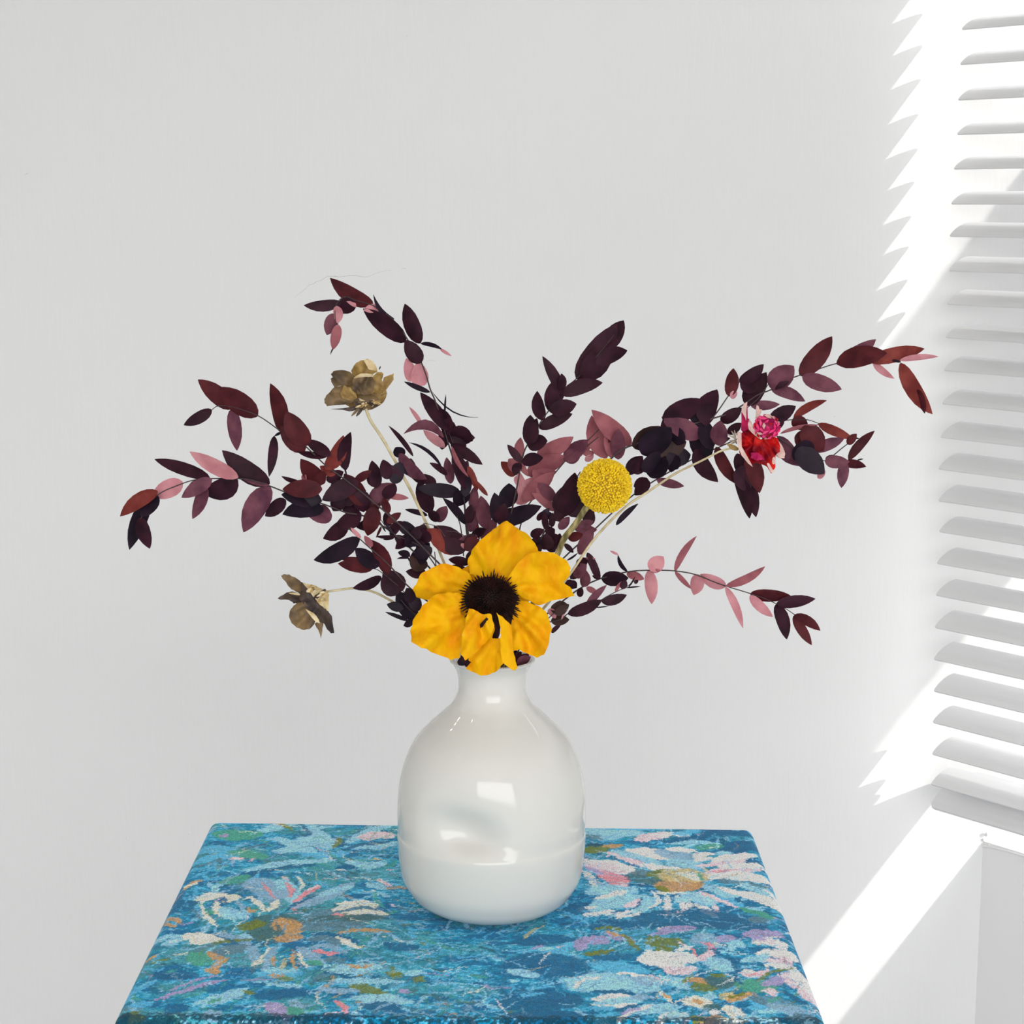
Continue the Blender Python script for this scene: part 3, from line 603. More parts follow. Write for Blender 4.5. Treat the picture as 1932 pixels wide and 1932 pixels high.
def branch(label, stems, leaves, dy0, dy1, name='dried_branch', group='dried leafy branches in the vase'):
    """stems: [(crop, [(x,y)...], w0, w1)], first one runs on into the vase. leaves: crop -> text. dy0/dy1: distance of near / far end from the vase axis"""
    root = empty(name, VR); tag(root, label, 'branch', group)
    pix = []           # pixel -> depth field from the stems
    allp = [cpx(c, *p) for (c, pts, a, b2) in stems for p in pts]
    cx0, cy0 = 930, 1246; dmax = max(math.hypot(p[0]-cx0, p[1]-cy0) for p in allp)
    def depth(px, py):
        t = min(1.1, math.hypot(px-cx0, py-cy0)/dmax); return YV+dy0+(dy1-dy0)*t
    for k, (c, pts, w0, w1) in enumerate(stems):
        P = [at(*cpx(c, *p), depth(*cpx(c, *p))) for p in pts]
        if k == 0:
            r = random.uniform(.002, .008); a = random.uniform(0, 6.28)
            P = [VR+Vector((r*math.cos(a)*.5, r*math.sin(a)*.5, -.07)), VR+Vector((max(-.012, min(.012, (P[0].x-VR.x)*.4)), r*math.sin(a), -.004))]+P
        Q = spline(P, 6); m = len(Q)
        v, f = tube(Q, [(w0+(w1-w0)*i/(m-1))*.5*YV*PXM for i in range(m)], 6)
        mesh_obj('stem' if k == 0 else 'twig', v, f, M['twig'], root)
    for c, txt in leaves:
        for it in txt.replace('\n', ';').split(';'):
            it = it.strip()
            if not it: continue
            a = it.split(); b = [float(z) for z in a[0].split(',')]; t = [float(z) for z in a[1].split(',')]
            d = depth(*cpx(c, *b))
            leaf(root, c, b[0], b[1], t[0], t[1], float(a[2]), a[3], d+random.uniform(-.004, .004), float(a[4]) if len(a) > 4 else 0)
    reroot(root); return root

branch('dark branch arching up and curling over at the top left above the gold flower',
 [('P', [(905, 1180), (890, 1060), (880, 1000), (872, 920), (850, 850), (824, 765), (812, 735), (803, 705), (792, 678), (770, 642), (755, 619), (740, 602), (716, 583), (700, 575), (672, 567), (652, 560), (637, 570), (632, 590), (634, 615)], 4, 1.6),
  ('A', [(1700, 1900), (1560, 1780), (1490, 1640), (1450, 1470)], 3, 1.5)],
 [('A', '''790,460 400,215 150 m 12; 640,478 525,385 46 k; 500,440 160,465 105 p 14; 620,425 465,525 150 p; 460,470 470,630 90 k; 445,540 370,735 125 u; 475,640 425,870 95 q; 450,820 402,915 14 n
855,478 705,510 80 k; 1090,795 700,495 165 p; 985,590 795,365 44 n 55; 950,590 790,470 14 n; 1220,810 1080,450 150 p; 1228,990 1085,780 150 p; 1225,812 1420,865 40 n; 1400,860 1505,925 30 k
1135,1160 1095,945 110 k -10; 1265,1190 1190,985 165 k 15; 1310,1255 1075,1160 50 n; 1330,1250 1750,1485 14 n -45; 1445,1470 1455,1275 18 n; 1480,1600 1222,1258 135 p; 1480,1640 1370,1390 130 p; 1435,1665 1070,1635 95 u -90
1240,1560 1120,1390 40 k; 1440,1760 1250,1600 85 k; 1450,1640 1720,1670 160 p; 1500,1600 1700,1700 150 p; 1480,1640 1640,1760 130 p; 1500,1730 1790,1915 105 p; 1440,1600 1420,1780 110 p; 1440,1500 1540,1700 130 p''')], .012, .030)
branch('thin upright branch with purple leaves left of centre, behind the gold flower stem',
 [('C', [(1900, 1700), (1870, 1400), (1855, 1120), (1835, 960), (1800, 700), (1740, 480), (1700, 330)], 4, 2), ('C', [(1810, 1300), (1785, 1050), (1750, 930)], 2.5, 2)],
 [('C', '''1700,300 1855,580 42 q; 1850,480 1940,700 70 r; 1690,640 1655,400 95 u; 1720,360 1830,700 130 p; 1780,720 1380,680 135 n; 1830,700 1740,850 140 n; 1830,1010 1620,770 75 n; 1500,910 1400,620 150 p; 1610,490 1310,265 34 n -22
1460,640 1290,480 90 p; 1480,930 1275,875 50 n; 1580,990 1655,845 110 u 8; 1580,985 1490,880 90 p; 1350,390 1125,112 46 p -12; 1250,400 1190,308 110 n; 1220,370 1475,600 125 u -30; 1290,560 1330,410 140 n; 1250,590 1170,520 100 p
1840,1000 1880,830 90 p; 1820,760 1850,560 100 n; 1760,600 1850,430 100 p; 1870,1080 1932,860 110 u; 1660,560 1500,450 60 p; 1560,640 1390,560 90 p'''),
  ('J', '''895,490 850,180 150 u; 785,330 795,85 100 u; 835,605 775,290 38 r; 915,178 770,10 46 r; 750,440 765,300 70 p; 860,610 1000,395 120 u; 700,420 500,210 60 n; 760,560 900,500 90 p''')], .018, .010)
branch('long branch with maroon leaves reaching out at the upper left',
 [('P', [(905, 1190), (850, 1090), (805, 1040), (765, 1000), (720, 960), (665, 915), (630, 890), (612, 876), (585, 850), (560, 828), (532, 815), (488, 785), (440, 768), (412, 766), (400, 773)], 4, 1.6)],
 [('B', '''1110,435 790,175 165 m 8; 1330,510 980,245 200 m 10; 915,450 660,590 110 p; 1100,440 1145,822 130 u; 1560,660 1450,210 150 m -22; 1800,770 1590,465 200 m 25; 1760,830 1540,600 170 m; 1550,655 1485,690 26 n; 1485,690 1437,1060 90 p'''),
  ('C', '''595,385 370,240 110 p; 575,385 290,345 66 p; 555,515 715,200 150 r -16; 735,517 780,170 125 p 18; 540,640 325,415 160 m; 520,690 160,690 170 m; 560,560 390,640 120 m; 320,630 150,572 44 p; 340,610 375,560 60 q; 560,610 715,530 110 p; 640,560 500,480 90 r; 745,590 690,420 16 n''')], -.030, -.045)
branch('branch pointing to the far left, with pink and drooping dark leaves at its tip',
 [('P', [(900, 1190), (850, 1120), (800, 1060), (740, 1005), (690, 975), (653, 967), (624, 956), (568, 937), (535, 927), (509, 917), (475, 906), (450, 903), (395, 903), (370, 905), (345, 912), (300, 932), (278, 960), (262, 985), (258, 1000)], 4, 1.6)],
 [('B', '''895,1070 395,900 120 p 14; 1155,1065 715,832 140 k 10; 1440,1130 1010,820 190 p 22; 1440,1140 1200,1080 40 u; 1150,1085 830,1210 200 p 30; 915,1080 640,1250 130 u; 850,1120 740,1445 120 u; 1445,1150 1205,1565 210 u -22; 650,1110 370,1240 170 k; 420,1190 80,1420 135 r
430,1240 270,1420 150 n; 330,1280 165,1725 150 n 10; 270,1430 350,1715 130 p -16; 700,1180 860,1090 90 u'''),
  ('C', '''480,800 150,740 170 n; 190,790 0,935 130 p; 530,860 160,920 170 n; 610,930 390,930 175 u; 300,740 520,800 160 n; 850,620 520,790 180 p; 790,840 650,590 170 p; 900,840 720,550 170 m; 820,620 970,520 80 m; 1010,680 975,430 120 p; 1120,600 1075,420 120 p; 1170,640 1235,440 140 n
1200,620 1150,470 110 p; 960,820 1180,640 180 u; 940,640 1060,560 140 p; 1100,780 1185,640 120 p; 1115,750 1310,772 60 q; 1130,910 1075,770 80 m; 1110,1000 1240,905 75 m; 1120,1030 1105,890 90 p; 1050,850 860,800 160 m; 1000,850 935,1115 160 m; 1040,1000 825,1030 110 p; 880,920 640,1020 160 p; 760,990 530,1140 150 p
700,760 620,890 140 p; 600,690 740,640 130 p; 860,700 900,900 170 p; 700,830 860,890 140 p''')], -.012, -.050)
branch('low branch at the left with dark drooping leaves, just above the side gold flower',
 [('P', [(905, 1200), (860, 1170), (815, 1140), (773, 1109), (732, 1064), (697, 1033), (678, 1016), (657, 996)], 4, 2),
  ('C', [(1400, 1860), (1290, 1760), (1240, 1700)], 2, 1.5), ('C', [(1330, 1700), (1220, 1580), (1050, 1440), (985, 1412)], 2, 1.5)],
 [('C', '''862,1150 445,1335 170 n 14; 1040,1390 820,1230 150 n; 980,1415 665,1368 120 m; 900,1330 672,1318 50 m; 1120,1470 960,1150 140 m -20; 975,1215 905,1115 60 q; 875,1135 780,1040 40 k; 1060,1490 800,1592 100 p 14; 1260,1610 1075,1440 200 p; 1220,1640 1060,1500 170 p; 1380,1870 1200,1620 170 n
1260,1780 1110,1740 90 n; 1305,1890 1095,1810 40 n; 1350,1890 1262,1935 70 n; 1340,1720 1290,1590 110 n; 1400,1800 1320,1620 120 n'''), ('I', '''640,1500 720,1400 90 n; 700,1510 860,1430 90 p; 800,1500 900,1380 90 n; 660,1470 790,1360 110 p; 850,1510 980,1440 80 n''')], -.038, -.050)
branch('short dark branch with small leaves at left of centre, above the yellow flower',
 [('C', [(1700, 1650), (1560, 1400), (1420, 1220), (1290, 1150), (1150, 1090), (1050, 960)], 3.5, 1.5), ('C', [(1560, 1400), (1545, 1260)], 2, 2), ('C', [(1640, 1120), (1580, 1040), (1500, 1010), (1440, 1000)], 2, 1.2), ('C', [(1850, 1140), (1760, 1085), (1650, 1070)], 2, 1.2)],
 [('C', '''1220,1005 1400,1110 120 n; 1140,1110 1235,1000 70 p; 1300,1200 1200,1150 100 p; 1190,1120 1010,1122 34 p; 1060,1030 1012,1135 24 m; 1180,1130 1075,1150 30 p; 1390,1200 1450,1005 140 p; 1270,1200 1400,1110 110 n; 1100,1080 1040,980 16 n; 1100,1000 1180,1120 30 n
1260,990 1120,1060 60 p; 1450,1200 1420,1330 130 p; 1330,1370 1500,1180 150 n'''),
  ('J', '''660,710 330,500 190 r; 690,720 400,470 230 p; 720,700 560,560 120 p; 330,870 170,760 150 b; 320,920 130,905 110 p; 170,760 55,720 70 n; 165,780 45,785 26 n; 200,820 150,780 30 n; 380,680 210,770 130 n; 300,620 240,720 100 p; 740,830 540,790 90 p; 830,600 690,700 150 m; 790,550 690,660 90 p; 820,570 640,600 60 u; 260,650 100,560 110 n; 130,640 20,560 90 p; 130,600 30,690 80 p
300,500 320,640 130 p; 210,600 260,470 110 p; 690,640 560,590 50 n; 660,640 700,690 40 k; 740,820 800,700 120 p; 720,900 560,850 90 p''')], -.020, -.030)
branch('upright branch of smooth dark leaves rising right of centre',
 [('P', [(935, 1180), (945, 1080), (958, 1000), (975, 920), (984, 871), (992, 845), (1010, 815), (1024, 790), (1035, 775), (1061, 738), (1088, 714), (1110, 690), (1140, 655), (1158, 632)], 4, 1.5)],
 [('D', '''1105,655 1470,150 240 p -20; 1150,640 1420,330 230 p; 1385,370 1530,118 160 p 22; 1280,520 1562,392 150 p 16; 970,795 1337,685 140 p 20; 975,800 790,445 105 p -8; 965,760 962,603 80 p; 905,975 865,690 150 p; 860,930 1000,700 110 p; 860,940 1100,880 150 p; 760,1100 1062,970 120 p 14
790,1030 742,762 120 p; 660,1250 680,980 150 p -16; 655,1250 740,1010 110 p; 650,1230 835,1220 150 p; 600,1412 470,1250 76 p; 605,1415 795,1370 120 p 8; 580,1415 535,1535 90 p'''),
  ('J', '''1020,440 980,150 150 n; 1010,440 1430,280 170 n 20; 1100,300 1120,60 190 n; 1150,440 1000,300 150 n; 1020,430 1080,250 130 p; 1200,370 1060,330 130 n''')], .006, -.010)
branch('rosy pink branch in the middle, behind the dark upright branch',
 [('P', [(950, 1190), (965, 1090), (985, 980), (1010, 935), (1045, 895), (1080, 855), (1110, 830), (1140, 800)], 4, 2), ('D', [(1000, 1400), (1150, 1300), (1300, 1180)], 3, 2)],
 [('D', '''590,1390 590,1185 95 q; 530,1540 412,1405 100 r; 560,1500 480,1380 90 q; 740,1350 1072,1180 150 q -16; 655,1530 1010,1358 180 q 10; 830,1560 700,1480 120 q; 555,1790 770,1540 170 k 12; 620,1760 900,1500 150 q; 540,1540 610,1650 70 k; 990,1400 1198,1205 150 u; 1010,1410 1130,1300 140 u; 905,1850 690,1690 90 q; 910,1750 750,1600 110 u; 870,1830 730,1640 90 q; 640,1640 560,1480 60 k; 560,1390 660,1540 60 q; 600,1440 480,1380 60 q; 740,1480 920,1500 60 q
1150,1335 1225,1215 80 k; 1260,1330 1150,1330 60 q; 1180,1400 1255,1345 60 k; 1370,1375 1238,985 165 q; 1600,1245 1238,935 175 q 22; 1480,1385 1482,1105 130 u; 1430,1370 1360,1150 80 q; 1370,1230 1410,1150 70 m; 1240,1230 1160,1330 50 q''')], .028, .030)
branch('dark leafy mass behind and below the yellow ball, right of centre',
 [('P', [(955, 1200), (985, 1110), (1010, 1040), (1040, 980), (1070, 930), (1095, 890)], 4, 2), ('J', [(1400, 660), (1440, 560), (1470, 420), (1450, 330)], 3, 1.5), ('J', [(1480, 640), (1500, 500), (1530, 380), (1640, 300)], 3, 1.5)],
 [('D', '''980,1910 1085,1505 200 p; 900,1850 1060,1600 150 p; 1150,1900 1000,1680 220 p; 1100,1860 1130,1640 180 p; 780,1920 850,1830 70 n; 1180,1840 1260,1890 120 p; 800,1880 900,1932 70 n'''),
  ('J', '''1470,500 1455,340 66 p; 1530,480 1540,340 66 p; 1330,570 1450,500 90 p; 1390,650 1600,560 150 p; 1510,700 1470,540 110 p; 1570,690 1610,540 90 p; 1420,600 1340,560 90 p; 1440,640 1370,600 60 n; 1640,420 1560,300 100 p; 1600,500 1700,380 90 u; 1480,560 1560,500 120 p; 1400,420 1440,330 60 p; 1560,420 1620,330 80 p; 1420,640 1400,740 60 p; 1500,640 1560,720 100 p; 1420,690 1320,600 110 p'''),
  ('G', '''350,705 480,455 115 u; 320,445 515,480 100 u; 250,560 385,520 90 m; 215,610 300,690 50 p; 300,900 420,800 120 u; 380,1000 415,850 100 u; 425,690 540,925 76 p; 255,960 330,1010 90 p; 395,430 490,330 110 p; 310,480 480,400 100 u; 330,800 430,740 90 p; 340,860 270,930 80 p; 410,740 500,745 30 q; 240,760 340,690 20 n; 300,1000 215,950 90 p'''), ('I', '''1150,1500 1190,1350 80 n; 1120,1510 1240,1370 90 p; 1200,1490 1330,1420 90 u; 1180,1500 1290,1390 80 n; 1060,1510 1160,1400 100 n; 1000,1510 1100,1380 100 p; 1230,1480 1310,1380 60 p''')], -.006, .010)
branch('long heavy branch sweeping to the upper right, ending near the blind',
 [('P', [(965, 1190), (1010, 1110), (1060, 1030), (1095, 975), (1120, 900), (1150, 868), (1180, 845), (1240, 825), (1290, 805), (1335, 792), (1375, 780), (1400, 765), (1430, 745), (1455, 735), (1488, 716), (1512, 707), (1545, 696), (1578, 686), (1620, 680), (1660, 677), (1700, 683)], 5, 1.8),
  ('E', [(880, 880), (985, 755), (1085, 610), (1180, 490), (1230, 470)], 3, 1.5), ('E', [(1230, 740), (1350, 640), (1450, 500), (1440, 480)], 2, 1.5)],
 [('E', '''490,850 835,642 200 p -20; 870,880 980,555 190 p 20; 600,830 760,700 160 p; 760,860 900,680 200 n; 830,990 475,805 180 u; 205,1060 600,960 200 b; 300,1150 560,900 240 n; 420,1120 700,1030 220 b; 470,1000 500,800 60 p; 570,1180 740,1150 170 n; 480,1240 370,1340 160 n; 380,1360 500,1150 200 n; 620,1280 540,1130 130 n; 900,1180 770,880 210 n; 690,900 880,1000 180 n
780,1100 988,1398 150 p -16; 920,1100 850,800 150 n; 1000,1068 1010,838 160 u; 1015,850 1205,722 120 p; 1090,618 1130,362 125 m -6; 1100,625 1165,580 66 k; 1185,490 1405,325 120 p -12; 1250,700 1430,398 185 p 16; 1190,500 1350,560 100 p; 1465,540 1680,340 210 u; 1475,545 1640,480 60 p; 1475,548 1782,662 110 u 14; 1285,695 1552,690 92 u -10; 430,1380 680,1436 84 u; 600,1150 560,1310 120 n
260,1330 250,1180 150 p; 170,1330 300,1160 130 p; 370,1400 220,1440 130 p; 60,1790 262,1595 56 n; 340,1360 230,1520 120 p; 560,940 690,1040 150 n; 300,1300 460,1120 140 n'''),
  ('F', '''530,525 820,168 180 m -14; 550,530 908,650 150 u -14; 862,420 1220,195 140 u -16; 865,400 1320,320 190 m; 1150,390 1662,280 140 r 6; 1195,405 1388,552 66 k; 1440,385 1790,352 56 k; 1440,415 1735,875 150 r -26; 1600,650 1665,870 70 m; 1370,385 1445,405 26 n''')], .010, .030)
branch('branch behind the red flower with leaves hanging below it and out to its right',
 [('P', [(970, 1195), (1040, 1080), (1110, 1010), (1200, 930), (1300, 870), (1365, 840), (1420, 815), (1470, 796), (1495, 792), (1523, 792), (1545, 799)], 4, 1.5),
  ('F', [(300, 1060), (400, 1140), (490, 1195), (640, 1260), (755, 1302), (860, 1310), (960, 1320)], 3, 1.5), ('F', [(835, 1250), (900, 1195), (965, 1145)], 2.5, 2), ('F', [(700, 965), (640, 1000), (590, 1000)], 2, 1.5)],
 [('F', '''250,950 490,803 140 p; 300,1000 380,900 110 p; 470,912 772,750 80 r 8; 695,965 1010,1098 90 r -12; 350,1052 700,975 38 q; 460,920 600,1010 130 m; 560,985 740,1210 210 m; 480,1080 700,1150 180 m; 480,1170 650,1260 220 n; 500,1190 750,1420 210 n; 690,1460 760,1390 60 k; 640,1210 930,1100 110 u; 330,1080 540,1350 160 u -16; 960,1150 1045,1055 76 m; 1000,1100 1072,1098 16 n; 970,1290 1208,1028 90 m 12; 755,1305 980,1310 120 u; 920,1320 1130,1355 84 m; 760,1290 850,1255 50 m; 940,1310 905,1548 105 u -8; 1050,1296 1106,1284 14 n'''),
  ('E', '''970,1080 1170,1420 120 m -14; 1160,1140 1290,1450 130 p; 1150,1330 1276,1730 130 p -10; 1260,1380 1335,1718 130 p; 1260,1150 1368,1498 160 m 16; 1200,1250 1230,1480 160 p; 900,1020 1100,1000 80 p; 1080,960 1200,860 90 p''')], .020, .036)
branch('slender branch at the lower right with pale pink paired leaves',
 [('P', [(965, 1215), (1030, 1160), (1080, 1120), (1107, 1103), (1132, 1092), (1160, 1084), (1190, 1078), (1223, 1076), (1272, 1077), (1312, 1084), (1345, 1097), (1370, 1106), (1413, 1119), (1440, 1128), (1462, 1138), (1480, 1147), (1500, 1160)], 3.5, 1.5)],
 [('G', '''555,930 800,920 140 p -8; 790,862 705,708 40 n 12; 708,708 632,672 24 k; 995,850 1120,725 150 k; 1010,860 1095,850 40 q; 990,848 1012,1158 120 k 6; 785,880 945,930 80 q; 1222,858 1420,540 66 q 12; 1225,862 1375,1020 48 q; 1440,888 1395,1075 130 k -10; 1685,1000 1455,885 120 k; 542,930 430,690 76 p; 418,1005 520,1060 56 q; 345,1090 380,1010 66 p; 540,925 470,900 40 p'''),
  ('H', '''578,703 935,525 80 q -14; 575,715 733,1088 76 k 16; 800,775 1165,790 115 m -12; 797,790 1005,985 95 k -10; 1040,865 1393,820 115 p -10; 1035,870 1133,1190 125 p 12; 1200,968 1438,1110 95 m 12; 1195,975 1360,1242 95 m -6''')], .0, .010)
branch('short twig of narrow budlike leaves beside the yellow flower, under the slender branch',
 [('G', [(0, 1340), (100, 1320), (190, 1295), (260, 1240), (440, 1180), (620, 1080), (720, 1030), (770, 1010), (860, 940)], 3, 1.3), ('G', [(60, 1300), (130, 1230), (180, 1180)], 2, 1.5)],
 [('G', '''250,1250 560,1120 115 p -14; 415,1185 602,985 70 u 10; 555,1135 785,1075 100 p -14; 680,1045 738,950 34 q; 500,1190 622,1174 14 n; 780,1010 912,998 16 n; 740,1020 775,935 70 p; 800,1005 862,905 16 n; 855,970 890,938 36 p; 180,1250 175,1125 165 b; 95,1310 262,1300 100 b; 100,1420 185,1345 44 p; 80,1200 135,1290 70 k; 190,1300 250,1200 16 k; 130,1250 260,1160 90 b''')], -.030, -.020)

# ------------------------------------------------------------------ flowers
def petal(parent, crop, pts, base, Y, mat, cup=.0, tilt=(0, 0), wr=.0012, name='petal', th=.0005, rings=9, seed=0, sm=2, flut=0.0):
    """petal whose outline runs through pts (crop pixels), growing from base; cup bends its rim towards (-) or away (+) from the viewer"""
    P = [Vector((p[0], p[1], 0)) for p in pts]
    Pc = P+P[:2]
    # smooth closed outline
    out = []
    n = len(P)
    for i in range(n):
        a, b, c, d = P[(i-1) % n], P[i], P[(i+1) % n], P[(i+2) % n]
        for k in range(sm):
            t = k/sm; out.append(.5*((2*b)+(c-a)*t+(2*a-5*b+4*c-d)*t*t+(3*b-a-3*c+d)*t**3))
    B = Vector((base[0], base[1], 0)); m = len(out); rn = random.Random(seed+hash_pts(pts))
    c2 = sum(out, Vector())/m; size = max((p-B).length for p in out)/CROPS[crop][2]*Y*PXM
    ph = [rn.uniform(0, 6.28) for _ in range(6)]
    def P3(q, t):
        px, py = cpx(crop, q.x, q.y); dx_, dy_ = (q.x-B.x)/CROPS[crop][2]*Y*PXM, (q.y-B.y)/CROPS[crop][2]*Y*PXM
        r2 = (dx_*dx_+dy_*dy_)/(size*size+1e-12); rad = math.sqrt(r2); ang = math.atan2(dy_, dx_)
        y = cup*r2+tilt[0]*dx_+tilt[1]*dy_
        y += wr*(math.sin(ang*7+ph[0]+rad*3)*rad+.7*math.sin(ang*13+ph[1]-rad*5)*rad+.6*math.sin(dx_/size*9+ph[2])*math.sin(dy_/size*8+ph[3])+.35*math.sin(dx_/size*21+ph[4])*math.sin(dy_/size*19+ph[5]))
        y += flut*math.sin(ang*9+ph[2])*rad**3
        return at(px, py, Y+y)
    vs, fs = [], []
    ctr = B*.15+c2*.85 if False else c2*.7+B*.3
    for side in (0, 1):
        vs.append(P3(ctr, 0)+Vector((0, th*side, 0)))
        for r in range(1, rings+1):
            t = r/rings
            for q in out: vs.append(P3(ctr+(q-ctr)*t, t)+Vector((0, th*side*(1 if r < rings else .2), 0)))
    K = 1+rings*m
    for side in (0, 1):
        o = side*K
        def F(*a): fs.append(tuple(a if side == 0 else a[::-1]))
        for k in range(m): F(o, o+1+k, o+1+(k+1) % m)
        for r in range(rings-1):
            for k in range(m):
                k2 = (k+1) % m; F(o+1+r*m+k, o+1+(r+1)*m+k, o+1+(r+1)*m+k2, o+1+r*m+k2)
    for k in range(m):
        k2 = (k+1) % m; a = 1+(rings-1)*m+k; b = 1+(rings-1)*m+k2; fs.append((a, K+a, K+b, b))
    return mesh_obj(name, vs, fs, M[mat], parent)
def hash_pts(pts): return int(sum(p[0]*3+p[1]*7 for p in pts)) % 100003
def poly(s): return [tuple(float(v) for v in q.split(',')) for q in s.split()]
def jag(pts, amp, seed=1):
    r = random.Random(seed); out = []
    for i in range(len(pts)):
        a, b = pts[i], pts[(i+1) % len(pts)]; out.append(a)
        for t in (.33, .66): out.append((a[0]+(b[0]-a[0])*t+r.uniform(-amp, amp), a[1]+(b[1]-a[1])*t+r.uniform(-amp, amp)))
    return out
def stem_obj(parent, pts, w0, w1, mat, Y0_, Y1_, name='stem', into=True, seg=8):
    n = len(pts); P = [at(px, py, Y0_+(Y1_-Y0_)*i/(n-1)) for i, (px, py) in enumerate(pts)]
    if into: P = P+[VR+Vector((max(-.012, min(.012, (P[-1].x-VR.x)*.5)), -.004, -.003)), VR+Vector((random.uniform(-.01, .01), random.uniform(-.01, .01), -.07))]
    Q = spline(P, 5); m = len(Q)
    v, f = tube(Q, [(w0+(w1-w0)*i/(m-1))*.5*YV*PXM*random.uniform(.93, 1.07) for i in range(m)], seg)
    return mesh_obj(name, v, f, M[mat], parent)

# yellow flower
YF = YV-.050
yf = empty('yellow_flower', VR); tag(yf, 'large yellow papery flower with a dark spiky centre, at the mouth of the vase', 'flower')
stem_obj(yf, [(925, 1150), (928, 1190), (930, 1225)], 10, 9, 'green_straw', YF+.016, YV-.010)
petal(yf, 'I', jag(poly('830,655 745,625 722,520 762,400 842,300 950,215 1010,165 1100,115 1165,160 1225,205 1300,245 1370,330 1400,410 1340,470 1240,560 1120,660 1000,640'), 7, 1), (960, 720), YF+.010, 'yellow', cup=.010, wr=0.0026, seed=1, rings=14, flut=.002)
petal(yf, 'I', jag(poly('700,850 735,740 770,690 735,615 640,560 500,525 370,570 285,615 240,700 195,770 235,850 360,872 520,850 620,860'), 7, 2), (800, 760), YF+.004, 'yellow', cup=-.004, wr=0.0022, seed=2, rings=12, flut=.002)
petal(yf, 'I', jag(poly('1110,660 1190,540 1290,445 1400,408 1560,425 1665,490 1712,570 1698,640 1640,700 1700,745 1748,832 1640,862 1520,882 1400,925 1270,865 1170,805 1110,740'), 6, 3), (1060, 760), YF-.004, 'yellow', cup=-.010, wr=0.0024, seed=3, rings=14, flut=.002)
petal(yf, 'I', jag(poly('720,1050 660,1010 660,900 690,815 540,795 400,830 290,925 245,1000 195,1080 172,1180 182,1275 270,1330 350,1360 440,1400 560,1452 645,1432 665,1300 680,1180'), 8, 4), (800, 960), YF-.006, 'yellow', cup=-.012, wr=0.0030, seed=4, rings=14, flut=.003)
petal(yf, 'I', jag(poly('1205,865 1290,885 1420,940 1492,1020 1532,1160 1500,1300 1455,1400 1385,1428 1280,1380 1220,1350 1145,1352 1130,1250 1145,1080'), 8, 5), (1080, 960), YF-.003, 'yellow', cup=-.010, wr=0.0026, seed=5, rings=12, flut=.002)
petal(yf, 'I', jag(poly('985,1130 960,1240 1030,1240 1060,1330 1068,1480 1010,1550 930,1590 850,1600 745,1555 708,1528 800,1492 730,1450 790,1330 880,1220'), 7, 6), (960, 1000), YF-.004, 'yellow', cup=-.008, wr=0.0024, seed=6, rings=12, flut=.002)
petal(yf, 'I', jag(poly('735,958 800,975 870,1012 950,1010 980,1120 940,1230 880,1300 800,1380 700,1455 652,1380 672,1210 700,1080'), 6, 7), (850, 940), YF-.015, 'yellow', cup=-.006, wr=0.0026, seed=7, rings=12, flut=.003)
petal(yf, 'I', jag(poly('1000,995 1060,1035 1145,1130 1160,1340 1180,1430 1205,1530 1165,1552 1060,1475 1035,1350 1035,1240 1040,1150'), 5, 8), (1030, 950), YF-.013, 'yellow', cup=-.004, wr=0.0019, seed=8, rings=10)
petal(yf, 'I', jag(poly('840,1110 905,1040 920,1060 870,1130 845,1145'), 3, 9), (900, 1000), YF-.0165, 'cone', cup=0, wr=0.0005, seed=9, rings=4, name='dark_sliver')  # thin near-black sheet in front of the yellow petal
for (a, b_, wd, Yo) in [((1180, 560), (1330, 640), 10, 0), ]: pass
# centre
blob(at(*cpx('I', 940, 800), YF+.017), .025, M['yellow'], yf, 'receptacle', (1, .12, .82), 3)
cc = at(*cpx('I', 935, 860), YF-.002)
bm = bmesh.new(); bmesh.ops.create_uvsphere(bm, u_segments=32, v_segments=16, radius=1)
me = bpy.data.meshes.new('flower_centre'); bm.to_mesh(me); bm.free(); me.transform(Matrix.Translation(cc) @ Matrix.Diagonal((.0155, .008, .0135, 1))); me.materials.append(M['cone']); me.polygons.foreach_set('use_smooth', [True]*len(me.polygons))
link(bpy.data.objects.new('flower_centre', me), yf)
bxp = at(*cpx('I', 1080, 960), YF+.001); blob(bxp, .0105, M['cone'], yf, 'flower_centre', (1, .4, 1.2), 3)
blob(at(*cpx('I', 990, 1120), YF-.002), .004, M['cone'], yf, 'flower_centre', (.8, .5, 2.6), 2)
vs, fs = [], []
for k in range(330):
    t = (k+.5)/330; rr = math.sqrt(t); a = k*2.39996
    lx, lz = rr*math.cos(a), rr*math.sin(a)
    yy = -math.sqrt(max(0, 1-rr*rr*.96))
    p0 = cc+Vector((lx*.0155, yy*.008, lz*.0135)); d = Vector((lx*1.3, yy*.9-.25, lz*1.3)).normalized()
    L_ = random.uniform(.0020, .0060)*(.7+.5*rr); s1 = d.orthogonal().normalized()*.0006; s2 = d.cross(s1.normalized())*.0006
    i0 = len(vs); vs += [p0+s1, p0+s2, p0-s1, p0-s2, p0+d*L_*.7+s1*.8, p0+d*L_*.7+s2*.8, p0+d*L_*.7-s1*.8, p0+d*L_*.7-s2*.8, p0+d*L_]
    for q in range(4):
        q1 = (q+1) % 4; fs += [(i0+q, i0+q1, i0+4+q1, i0+4+q), (i0+4+q, i0+4+q1, i0+8)]
o = mesh_obj('florets', vs, fs, M['cone'], yf); o['kind'] = 'stuff'
reroot(yf)

